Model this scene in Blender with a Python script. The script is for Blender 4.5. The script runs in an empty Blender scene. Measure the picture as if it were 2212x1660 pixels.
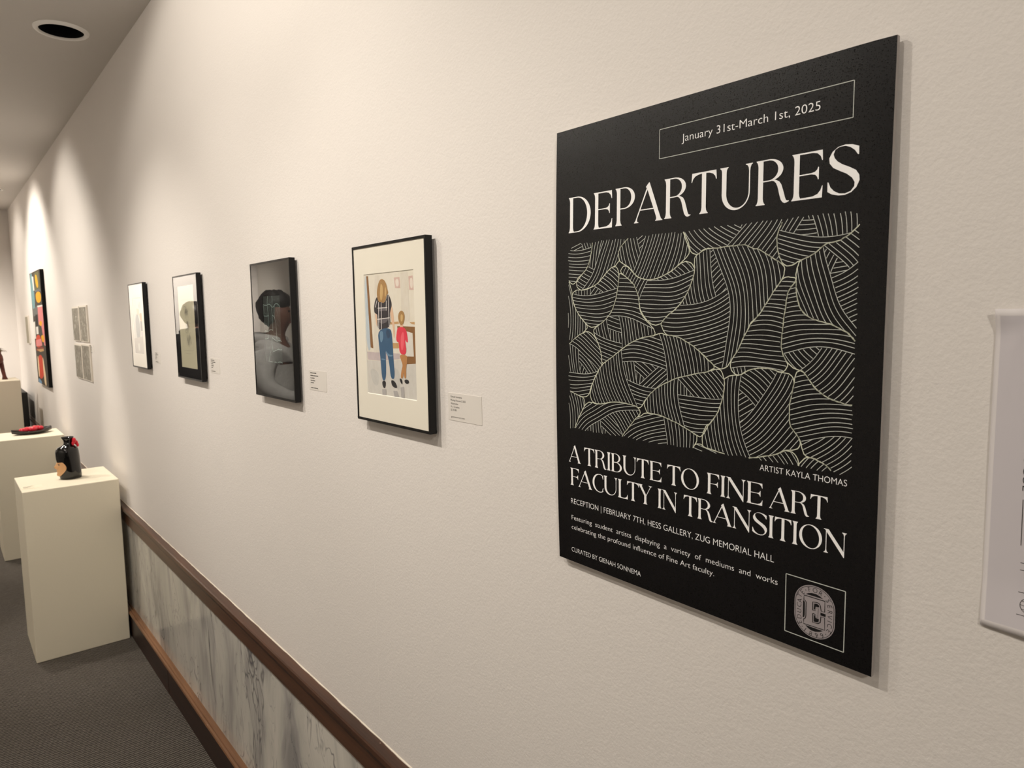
import bpy, bmesh, math, random
import numpy as np
from mathutils import Vector, Matrix
from mathutils.geometry import tessellate_polygon

sc = bpy.context.scene
COL = sc.collection
random.seed(7)

# ------------------------------------------------------------------ camera
YAW, PITCH, ROLL, FPX = math.radians(39.8204), math.radians(-5.7507), math.radians(-0.8336), 1497.2
EYE = Vector((-0.70, 0.0, 1.62))
fwd = Vector((math.sin(YAW) * math.cos(PITCH), math.cos(YAW) * math.cos(PITCH), math.sin(PITCH)))
r0 = Vector((math.cos(YAW), -math.sin(YAW), 0)); u0 = r0.cross(fwd)
rt = r0 * math.cos(ROLL) + u0 * math.sin(ROLL); up = -r0 * math.sin(ROLL) + u0 * math.cos(ROLL)
cam = bpy.data.cameras.new('camera'); camo = bpy.data.objects.new('camera', cam); COL.objects.link(camo)
M = Matrix.Identity(4)
for i in range(3):
    M[i][0], M[i][1], M[i][2], M[i][3] = rt[i], up[i], -fwd[i], EYE[i]
camo.matrix_world = M
cam.sensor_fit = 'HORIZONTAL'; cam.sensor_width = 36.0; cam.lens = FPX / 2212 * 36
cam.clip_start = 0.02; cam.clip_end = 60
cam.dof.use_dof = True; cam.dof.focus_distance = 1.05; cam.dof.aperture_fstop = 14
sc.camera = camo

# ------------------------------------------------------------------ world, lamps, exposure
w = bpy.data.worlds.new('world'); sc.world = w; w.use_nodes = True
w.node_tree.nodes['Background'].inputs[0].default_value = (1.0, 0.93, 0.84, 1)
w.node_tree.nodes['Background'].inputs[1].default_value = 0.0
vs = sc.view_settings
vs.view_transform = 'Standard'; vs.look = 'None'; vs.gamma = 1.0; vs.use_curve_mapping = False
vs.exposure = 0.0

def spot(name, loc, aim, watts, size, blend, radius, col=(1.0, 0.88, 0.74)):
    l = bpy.data.lights.new(name, 'SPOT'); l.energy = watts; l.color = col
    l.spot_size = math.radians(size); l.spot_blend = blend; l.shadow_soft_size = radius
    o = bpy.data.objects.new(name, l); COL.objects.link(o); o.location = loc
    o.rotation_euler = (Vector(aim) - Vector(loc)).to_track_quat('-Z', 'Y').to_euler()
    return o

# ceiling spots for near wall and far pieces, plus unseen added fill spots
W1 = (1.0, 0.93, 0.825)
spot('ceiling_or_fill_spot', (-1.06, 1.3, 2.7), (0, 1.4, 1.55), 29.4, 150, 0.35, 0.03, W1)
spot('ceiling_or_fill_spot', (-1.06, 2.1, 2.7), (0, 2.2, 1.5), 27.1, 118, 0.3, 0.03, W1)
spot('ceiling_or_fill_spot', (-1.06, 0.52, 2.7), (0, 0.5, 0.75), 24.0, 82, 1, 0.03, W1)
spot('ceiling_or_fill_spot', (-1.06, 1.3, 2.7), (0, 1.4, 0.75), 38.0, 82, 1, 0.03, W1)
spot('ceiling_or_fill_spot', (-1.06, 2.1, 2.7), (0, 2.2, 0.8), 22.1, 82, 1, 0.03, W1)
spot('ceiling_or_fill_spot', (-1.06, 2.95, 2.7), (0, 3.0, 0.8), 68.8, 82, 1, 0.03, W1)
spot('ceiling_or_fill_spot', (-1.0, 5.15, 2.7), (0, 5.15, 1.7), 35.6, 96, 0.6, 0.03, W1)
spot('ceiling_or_fill_spot', (-1.0, 6.75, 2.7), (0, 6.75, 1.7), 106.2, 96, 0.6, 0.03, W1)
spot('ceiling_or_fill_spot', (-1.0, 8.1, 2.7), (0, 8.1, 1.7), 30.3, 96, 0.6, 0.03, W1)
spot('ceiling_or_fill_spot', (-0.52, 4.25, 2.72), (-0.22, 4.07, 0.83), 66.3, 34, 0.7, 0.03, W1)
spot('ceiling_or_fill_spot', (-0.52, 6.1, 2.72), (-0.22, 5.92, 0.83), 64.6, 34, 0.7, 0.03, W1)
spot('ceiling_or_fill_spot', (-1.8, 7.6, 2.72), (-1.6, 8.97, 1.2), 429.2, 100, 0.8, 0.03, W1)  # unseen fill spot, added to brighten the back wall
spot('ceiling_or_fill_spot', (-1.5, -1.4, 2.72), (-1.2, 2.0, 0.4), 64.8, 120, 0.6, 0.05, W1)  # added front fill from behind the camera, no known fixture
spot('ceiling_or_fill_spot', (-0.75, 3.3, 2.72), (-1.25, 4.95, 1.3), 230.0, 34, 0.6, 0.03, W1)  # unseen lamp added to light the person mirrored in the glass
spot('ceiling_or_fill_spot', (-1.6, 6.0, 2.72), (-2.6, 6.6, 1.4), 15.0, 130, 0.6, 0.05, W1)  # added wash on the far left wall, for the glass reflections
spot('ceiling_or_fill_spot', (-1.6, 2.6, 2.72), (-2.6, 2.6, 1.4), 78.5, 120, 0.6, 0.05, W1)  # unseen left wall wash, added for reflections and ambient bounce
spot('ceiling_or_fill_spot', (-1.3, 4.6, 2.72), (0, 4.9, 0.9), 73.6, 90, 1, 0.03, W1)


# ------------------------------------------------------------------ helpers
def lin(c):
    return tuple(((v / 255) / 12.92 if v / 255 <= .04045 else ((v / 255 + .055) / 1.055) ** 2.4) for v in c)

def mat(name, rgb, rough=.6, spec=.5, metal=0.0):
    m = bpy.data.materials.new(name); m.use_nodes = True
    b = m.node_tree.nodes['Principled BSDF']
    b.inputs['Base Color'].default_value = (*lin(rgb), 1)
    b.inputs['Roughness'].default_value = rough
    b.inputs['Specular IOR Level'].default_value = spec
    b.inputs['Metallic'].default_value = metal
    return m

class NT:
    """small node-tree builder"""
    def __init__(s, m):
        s.m = m; s.t = m.node_tree; s.b = s.t.nodes['Principled BSDF']
    def n(s, typ, **kw):
        nd = s.t.nodes.new(typ)
        for k, v in kw.items():
            if hasattr(nd, k): setattr(nd, k, v)
            else: nd.inputs[k.replace('_', ' ')].default_value = v
        return nd
    def l(s, a, b): s.t.links.new(a, b)
    def coord(s, scale=(1, 1, 1), rot=(0, 0, 0)):
        g = s.n('ShaderNodeNewGeometry'); mp = s.n('ShaderNodeMapping')
        mp.inputs['Scale'].default_value = scale; mp.inputs['Rotation'].default_value = rot
        s.l(g.outputs['Position'], mp.inputs['Vector']); return mp.outputs[0]
    def noise(s, vec, scale, detail=2, rough=.5, dist=0.0):
        nd = s.n('ShaderNodeTexNoise'); s.l(vec, nd.inputs['Vector'])
        nd.inputs['Scale'].default_value = scale; nd.inputs['Detail'].default_value = detail
        nd.inputs['Roughness'].default_value = rough; nd.inputs['Distortion'].default_value = dist
        return nd.outputs[0]
    def ramp(s, fac, stops):
        r = s.n('ShaderNodeValToRGB'); s.l(fac, r.inputs[0]); e = r.color_ramp.elements
        while len(e) < len(stops): e.new(.5)
        for el, (p, c) in zip(e, stops): el.position = p; el.color = (*lin(c), 1) if len(c) == 3 else c
        return r.outputs[0]
    def math(s, op, a, b=None, clamp=False):
        nd = s.n('ShaderNodeMath'); nd.operation = op; nd.use_clamp = clamp
        for i, v in enumerate((a, b)):
            if v is None: continue
            if isinstance(v, (int, float)): nd.inputs[i].default_value = v
            else: s.l(v, nd.inputs[i])
        return nd.outputs[0]
    def mix(s, fac, a, b, mode='MIX'):
        nd = s.n('ShaderNodeMix'); nd.data_type = 'RGBA'; nd.blend_type = mode
        for sock, v in ((nd.inputs[0], fac), (nd.inputs[6], a), (nd.inputs[7], b)):
            if isinstance(v, (int, float)): sock.default_value = v
            elif isinstance(v, tuple): sock.default_value = (*lin(v), 1)
            else: s.l(v, sock)
        return nd.outputs[2]
    def color(s, c): s.l(c, s.b.inputs['Base Color'])
    def bump(s, h, strength=1.0, dist=.001):
        nd = s.n('ShaderNodeBump'); nd.inputs['Strength'].default_value = strength
        nd.inputs['Distance'].default_value = dist; s.l(h, nd.inputs['Height'])
        s.l(nd.outputs[0], s.b.inputs['Normal'])

def m_paint(name, rgb, bump=.0007, scale=190, crack=False):
    m = mat(name, rgb, .62, .35); t = NT(m); p = t.coord()
    h = t.noise(p, scale, 3, .55); h2 = t.noise(p, scale * .33, 2, .5)
    h = t.math('ADD', h, t.math('MULTIPLY', h2, .8))
    if crack:
        sep = t.n('ShaderNodeSeparateXYZ'); t.l(p, sep.inputs[0])
        wob = t.math('MULTIPLY', t.math('SUBTRACT', t.noise(p, 9, 3), .5), .011)
        d = t.math('ABSOLUTE', t.math('SUBTRACT', t.math('ADD', sep.outputs[1], wob), 1.313))
        line = t.math('SUBTRACT', 1.0, t.math('DIVIDE', d, .0016), True)
        lo = t.math('LESS_THAN', sep.outputs[2], 1.36)
        br = t.math('MULTIPLY', t.math('SUBTRACT', t.noise(t.coord((1, 1, 1)), 26, 2), .38), 5, True)
        h = t.math('ADD', h, t.math('MULTIPLY', t.math('MULTIPLY', line, lo), t.math('MULTIPLY', br, 1.0)))
    v = t.noise(p, 2.2, 2)
    t.color(t.mix(t.math('MULTIPLY', v, .10), rgb, tuple(int(c * .9) for c in rgb)))
    t.bump(h, 1.0, bump)
    return m

def m_wood(name, dark, light, rough=.35, sc_=1.0):
    m = mat(name, light, rough, .5); t = NT(m)
    p = t.coord((40 * sc_, 2.0 * sc_, 40 * sc_)); q = t.coord((9, 1.1, 9))
    g = t.noise(p, 1.0, 5, .62, .4); b = t.noise(q, 1.0, 3)
    f = t.math('ADD', t.math('MULTIPLY', g, .6), t.math('MULTIPLY', b, .4))
    c = t.ramp(f, [(.32, dark), (.68, light)])
    chips = t.noise(t.coord(), 120, 2, .5)
    c = t.mix(t.math('MULTIPLY', t.math('SUBTRACT', chips, .765), 30, True), c, (196, 178, 158))
    t.color(c); t.bump(g, .4, .0006)
    return m

def m_carpet():
    m = mat('carpet', (70, 66, 63), .95, .1); t = NT(m); p = t.coord()
    wob = t.noise(p, 55, 2); wob2 = t.noise(p, 6, 1)
    sep = t.n('ShaderNodeSeparateXYZ'); t.l(p, sep.inputs[0])
    zig = t.math('MULTIPLY', t.math('SINE', t.math('MULTIPLY', sep.outputs[0], 520)), .42)
    ph = t.math('ADD', t.math('MULTIPLY', sep.outputs[1], 2 * math.pi / .0125), t.math('ADD', zig, t.math('MULTIPLY', wob, 4.2)))
    s = t.math('ADD', t.math('MULTIPLY', t.math('SINE', ph), .5), .5)
    fine = t.noise(p, 420, 2)
    f = t.math('ADD', t.math('MULTIPLY', s, .62), t.math('MULTIPLY', fine, .38))
    c = t.ramp(f, [(.15, (30, 28, 28)), (.5, (82, 77, 73)), (.88, (140, 132, 124))])
    c = t.mix(t.math('MULTIPLY', wob2, .35), c, (88, 82, 72))
    t.color(c); t.bump(f, 1.0, .004)
    return m

def m_marble():
    m = mat('marble', (205, 202, 196), .14, .5); t = NT(m)
    p = t.coord((1, 1.3, .42), (.45, 0, 0))
    q = t.noise(p, 3.6, 4, .55, .8)
    cloud = t.ramp(q, [(.32, (150, 147, 145)), (.47, (196, 192, 184)), (.66, (214, 209, 200))])
    def veins(scale, width, mask, thr, det=2.5, ds=1.0):
        v = t.math('ABSOLUTE', t.math('SUBTRACT', t.noise(p, scale, det, .55, ds), .5))
        v = t.math('SUBTRACT', 1.0, t.math('MULTIPLY', v, width), True)
        return t.math('MULTIPLY', v, t.math('MULTIPLY', t.math('SUBTRACT', t.noise(p, mask, 1), thr), 5, True))
    c = t.mix(t.math('MULTIPLY', veins(3.4, 16, 2.2, .42), .42), cloud, (118, 116, 120))
    c = t.mix(t.math('MULTIPLY', veins(4.1, 85, 2.7, .42, 3, 1.4), .8), c, (74, 72, 80))
    c = t.mix(t.math('MULTIPLY', veins(7.5, 90, 3.3, .44, 3, 1.2), .8), c, (86, 84, 90))
    c = t.mix(t.math('MULTIPLY', veins(13, 70, 4.1, .48, 2, .8), .5), c, (112, 110, 114))
    t.color(c)
    return m

def m_glass():
    m = bpy.data.materials.new('picture_glass'); m.use_nodes = True; t = m.node_tree
    for n in list(t.nodes): t.nodes.remove(n)
    out = t.nodes.new('ShaderNodeOutputMaterial'); mx = t.nodes.new('ShaderNodeMixShader')
    tr = t.nodes.new('ShaderNodeBsdfTransparent'); gl = t.nodes.new('ShaderNodeBsdfGlossy')
    gl.inputs['Roughness'].default_value = 0.01
    ge = t.nodes.new('ShaderNodeNewGeometry'); dt = t.nodes.new('ShaderNodeVectorMath'); dt.operation = 'DOT_PRODUCT'
    t.links.new(ge.outputs['Incoming'], dt.inputs[0]); t.links.new(ge.outputs['Normal'], dt.inputs[1])
    def mm_(op, a, b=None):
        n = t.nodes.new('ShaderNodeMath'); n.operation = op
        for i, v in enumerate((a, b)):
            if v is None: continue
            if isinstance(v, (int, float)): n.inputs[i].default_value = v
            else: t.links.new(v, n.inputs[i])
        return n.outputs[0]
    c = mm_('ABSOLUTE', dt.outputs['Value'])                       # Schlick reflectance of a thin pane, both faces
    sch = mm_('ADD', .08, mm_('MULTIPLY', .92, mm_('POWER', mm_('SUBTRACT', 1.0, c), 4.6)))
    t.links.new(sch, mx.inputs[0]); t.links.new(tr.outputs[0], mx.inputs[1]); t.links.new(gl.outputs[0], mx.inputs[2])
    t.links.new(mx.outputs[0], out.inputs[0])
    return m

class MB:
    def __init__(s): s.v = []; s.f = []; s.mi = []; s.sm = []
    def face(s, pts, mi=0, sm=False):
        b = len(s.v); s.v += [tuple(p) for p in pts]; s.f.append(tuple(range(b, b + len(pts)))); s.mi.append(mi); s.sm.append(sm)
    def box(s, x0, x1, y0, y1, z0, z1, mi=0):
        x0, x1 = min(x0, x1), max(x0, x1); y0, y1 = min(y0, y1), max(y0, y1); z0, z1 = min(z0, z1), max(z0, z1)
        b = len(s.v)
        s.v += [(x, y, z) for z in (z0, z1) for x, y in ((x0, y0), (x1, y0), (x1, y1), (x0, y1))]
        for q in ((3, 2, 1, 0), (4, 5, 6, 7), (0, 1, 5, 4), (1, 2, 6, 5), (2, 3, 7, 6), (3, 0, 4, 7)):
            s.f.append(tuple(b + k for k in q)); s.mi.append(mi); s.sm.append(False)
    def mesh(s, vs, fs, mi=0, sm=False):
        b = len(s.v); s.v += [tuple(p) for p in vs]
        for q in fs: s.f.append(tuple(b + k for k in q)); s.mi.append(mi); s.sm.append(sm)
    def rings(s, rings, mi=0, sm=True, cap0=True, cap1=True, closed=True):
        b = len(s.v); n = len(rings[0])
        for r in rings: s.v += [tuple(p) for p in r]
        for i in range(len(rings) - 1):
            for k in range(n if closed else n - 1):
                k2 = (k + 1) % n
                s.f.append((b + i * n + k, b + i * n + k2, b + (i + 1) * n + k2, b + (i + 1) * n + k)); s.mi.append(mi); s.sm.append(sm)
        if cap0: s.f.append(tuple(b + k for k in reversed(range(n)))); s.mi.append(mi); s.sm.append(False)
        if cap1: s.f.append(tuple(b + (len(rings) - 1) * n + k for k in range(n))); s.mi.append(mi); s.sm.append(False)
    def cyl(s, c, r, h, axis='z', n=24, mi=0):
        R = []
        for t in (0, h):
            ring = []
            for k in range(n):
                a = 2 * math.pi * k / n; p = [r * math.cos(a), r * math.sin(a), t]
                if axis == 'x': p = [p[2], p[0], p[1]]
                ring.append((c[0] + p[0], c[1] + p[1], c[2] + p[2]))
            R.append(ring)
        s.rings(R, mi)

def wloc(o):
    return Vector(o.location) if o is not None and o.parent is None else (Vector(o.location) + wloc(o.parent) if o is not None else Vector((0, 0, 0)))

def build(name, mb, mats, parent=None, loc=None, bevel=0.0, label=None, fix=True):
    """mb holds world coordinates; ONE mesh object"""
    base = wloc(parent) if parent is not None else Vector(loc or (0, 0, 0))
    me = bpy.data.meshes.new(name)
    me.from_pydata([tuple(Vector(p) - base) for p in mb.v], [], mb.f)
    if not isinstance(mats, (list, tuple)): mats = [mats]
    for m in mats: me.materials.append(m)
    for p, mi, sm in zip(me.polygons, mb.mi, mb.sm): p.material_index = mi; p.use_smooth = sm
    if fix:
        bm = bmesh.new(); bm.from_mesh(me)
        bmesh.ops.remove_doubles(bm, verts=bm.verts, dist=1e-6)
        bmesh.ops.recalc_face_normals(bm, faces=bm.faces); bm.to_mesh(me); bm.free()
    me.update()
    o = bpy.data.objects.new(name, me); COL.objects.link(o)
    if parent is not None: o.parent = parent
    else: o.location = base
    if bevel:
        b = o.modifiers.new('bevel', 'BEVEL'); b.width = bevel; b.segments = 3; b.limit_method = 'ANGLE'
    if label: o['label'] = label
    return o

def tag(o, label, cat, group=None):
    o['label'] = label; o['category'] = cat
    if group: o['group'] = group
    return o

def thing(name, loc, label, cat, group=None):
    o = bpy.data.objects.new(name, None); o.empty_display_size = .05; COL.objects.link(o); o.location = loc
    return tag(o, label, cat, group)

def struct(name, mb, mats, **k):
    o = build(name, mb, mats, **k); o['kind'] = 'structure'; return o

def tess(loops):
    """2-D loops -> (points, triangles)"""
    pts = [p for l in loops for p in l]
    return pts, tessellate_polygon([[Vector((p[0], p[1], 0)) for p in l] for l in loops])

_tc = {}
def text_tris(s):
    if s in _tc: return _tc[s]
    cu = bpy.data.curves.new('t', 'FONT'); cu.body = s; cu.size = 1; cu.resolution_u = 5; cu.offset = -.010
    o = bpy.data.objects.new('t', cu); COL.objects.link(o)
    dg = bpy.context.evaluated_depsgraph_get(); me = o.evaluated_get(dg).to_mesh()
    v = [(p.co.x, p.co.y) for p in me.vertices]; f = [tuple(p.vertices) for p in me.polygons]
    o.evaluated_get(dg).to_mesh_clear(); bpy.data.objects.remove(o); bpy.data.curves.remove(cu)
    _tc[s] = (v, f); return v, f
CAPH = max(p[1] for p in text_tris('H')[0])

def text_fit(s, u0, u1, base, cap):
    """flat lettering in (u right, v down) millimetres, fitted between u0 and u1"""
    v, f = text_tris(s); x0 = min(p[0] for p in v); x1 = max(p[0] for p in v)
    return [(u0 + (p[0] - x0) / (x1 - x0) * (u1 - u0), base - p[1] / CAPH * cap) for p in v], f

# ------------------------------------------------------------------ materials
M_WALL = m_paint('cream_wall_paint', (229, 223, 218), .0005, 215, True)
M_WALL2 = m_paint('opposite_wall_paint', (222, 217, 210), .0006, 170)
M_CEIL = m_paint('ceiling_paint', (214, 209, 203), .0002, 60)
M_CARPET = m_carpet(); M_MARBLE = m_marble()
M_RAIL = m_wood('dark_varnished_wood', (46, 26, 16), (98, 62, 42), .3)
M_CAP = m_wood('brown_cap_wood', (90, 62, 44), (140, 100, 70), .42)
M_BASE = m_wood('dark_base_wood', (30, 17, 13), (58, 34, 26), .4)
M_CAULK = mat('cream_paint_bead', (236, 226, 210), .5)
M_PED = m_paint('ivory_pedestal_paint', (228, 219, 198), .0002, 120)
M_BLACKFRAME = mat('black_metal_frame', (9, 9, 10), .4, .3)
M_MATW = mat('white_mat_board', (240, 234, 220), .85, .2)
M_MATB = mat('black_mat_board', (17, 17, 19), .8, .2)
M_BEVEL = mat('mat_bevel', (250, 247, 236), .7, .2)
M_GLASS = m_glass()
M_POST = mat('poster_black_print', (9, 8, 10), .4, .3)
t = NT(M_POST); gr = t.noise(t.coord(), 900, 2); t.bump(gr, .5, .0003)
t.l(t.math('SUBTRACT', .36, t.math('MULTIPLY', t.math('SUBTRACT', gr, .56, ), 1.6, True)), t.b.inputs['Roughness'])
M_FOAM = mat('foam_board_edge', (172, 166, 162), .8, .2)
M_WHITE = mat('poster_white_print', (255, 254, 254), .5, .3)
M_LINE = mat('pale_green_line_print', (200, 203, 196), .6, .3)
M_OUT = mat('cream_line_print', (212, 214, 194), .6, .3)
M_GREY = mat('grey_print', (158, 150, 152), .6, .3)
M_BLACKINK = mat('black_ink', (20, 18, 20), .6, .3)
M_TXT = mat('label_ink', (42, 38, 34), .8, .1)
M_LABEL = mat('clear_label', (223, 217, 210), .4, .4)
M_PAPER = mat('white_paper', (208, 202, 206), .8, .2)
M_PAPERB = mat('pale_paper_border', (226, 220, 220), .8, .2)
M_VASE = mat('black_glaze', (8, 8, 9), .06, .6)
M_FACE = mat('tan_glaze', (206, 158, 112), .3, .5)
M_RED = mat('red_glaze', (200, 28, 48), .12, .6)
M_TRAY = mat('dark_glaze', (40, 38, 36), .12, .6)

# ------------------------------------------------------------------ the room
H = 2.77
mb = MB(); mb.box(0, .12, -2.6, 8.97, 0, H + .2); struct('wall_right', mb, M_WALL)
mb = MB(); mb.box(-2.6, 0.12, 8.97, 9.09, 0, H + .2); struct('wall_back', mb, M_WALL)
mb = MB(); mb.box(-2.72, -2.6, -2.6, 8.97, 0, H + .2); struct('wall_left', mb, M_WALL2)
mb = MB(); mb.box(-2.72, 0.12, -2.72, -2.6, 0, H + .2); struct('wall_front', mb, M_WALL2)
mb = MB(); mb.box(-2.72, .12, -2.72, 9.09, -.1, 0); struct('floor', mb, M_CARPET)
CANS = [(-.213, 3.348), (-.213, 7.60)]
CR = .078
def ceiling():
    bm = bmesh.new()
    def loop(pts):
        v = [bm.verts.new((x, y, H)) for x, y in pts]
        return [bm.edges.new((v[i], v[(i + 1) % len(v)])) for i in range(len(v))]
    e = loop([(-2.6, -2.6), (0, -2.6), (0, 8.97), (-2.6, 8.97)])
    for cx, cy in CANS: e += loop([(cx + CR * math.cos(2 * math.pi * k / 40), cy + CR * math.sin(2 * math.pi * k / 40)) for k in range(40)])
    bmesh.ops.triangle_fill(bm, edges=e, use_beauty=True)
    bmesh.ops.recalc_face_normals(bm, faces=bm.faces)
    m = MB(); m.mesh([tuple(v.co) for v in bm.verts], [[v.index for v in f.verts] for f in bm.faces] if bm.verts.index_update() is None else [])
    bm.free(); return m
o = struct('ceiling', ceiling(), M_CEIL, fix=False)

def extrude(profile, y0, y1, mi=0):
    m = MB(); n = len(profile)
    m.rings([[(x, y0, z) for x, z in profile], [(x, y1, z) for x, z in profile]], mi, False)
    return m
YA, YB = -2.6, 8.965
# marble wainscot panels, chair rail, base
mb = extrude([(0, .12), (-.006, .12), (-.006, .60), (0, .60)], YA, YB); struct('trim_1', mb, M_MARBLE)
rail = [(0, .680), (-.019, .681), (-.0205, .6835), (-.028, .6835), (-.031, .680), (-.031, .668), (-.028, .664), (-.022, .660),
        (-.017, .650), (-.0155, .640), (-.0155, .594), (-.013, .590), (0, .590)]
mb = extrude(rail, YA, YB); struct('trim_2', mb, M_RAIL)
def bead():
    m = MB(); R = []; n = 700
    rnd = random.Random(3)
    for i in range(n + 1):
        y = YA + (YB - YA) * i / n; wv = .0022 + .0009 * rnd.random() + .0009 * math.sin(y * 37) * math.sin(y * 11.3)
        R.append([(0.0, y, .6795), (-wv, y, .6800), (-wv * .5, y, .6818), (0.0, y, .6832)])
    m.rings(R, 0, True); return m
struct('trim_3', bead(), M_CAULK)
capp = [(0, .142), (-.010, .141), (-.014, .136), (-.021, .134), (-.026, .1365), (-.032, .134), (-.034, .128), (-.032, .122), (-.026, .118), (0, .118)]
mb = extrude(capp, YA, YB); struct('trim_4', mb, M_CAP)
mb = MB(); mb.box(0, -.026, YA, 3.158, 0, .118); mb.box(0, -.026, 3.164, YB, 0, .118); mb.box(0, -.012, 3.15, 3.17, 0, .118); struct('baseboard_right', mb, M_BASE)
mb = MB(); mb.box(-2.6, -.035, 8.945, 8.97, 0, .12); struct('baseboard_back', mb, M_BASE)

# recessed ceiling lights, unlit black cans with white trim rings
def downlight(cx, cy, label):
    t = thing('recessed_ceiling_light', (cx, cy, H), label, 'ceiling light', 'recessed ceiling lights')
    n = 40; C = lambda r, z: [(cx + r * math.cos(2 * math.pi * k / n), cy + r * math.sin(2 * math.pi * k / n), z) for k in range(n)]
    m = MB(); m.rings([C(.0775, H + .004), C(.0775, H - .003), C(.080, H - .009), C(.090, H - .009), C(.0955, H - .004), C(.0965, H)], 0, True, False, False)
    build('trim_ring', m, mat('white_trim', (250, 247, 242), .5), t)
    m = MB(); m.rings([C(.0772, H - .002), C(.076, H + .02), C(.07, H + .12), C(.055, H + .17)], 0, True, False, True)
    build('black_baffle', m, mat('black_baffle', (6, 6, 6), .7, .2), t)
    return t
downlight(*CANS[0], 'recessed round ceiling can with white rim and black inside, above the row of frames')
downlight(*CANS[1], 'recessed round ceiling can at the far end, just entering at the left edge')

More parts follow.
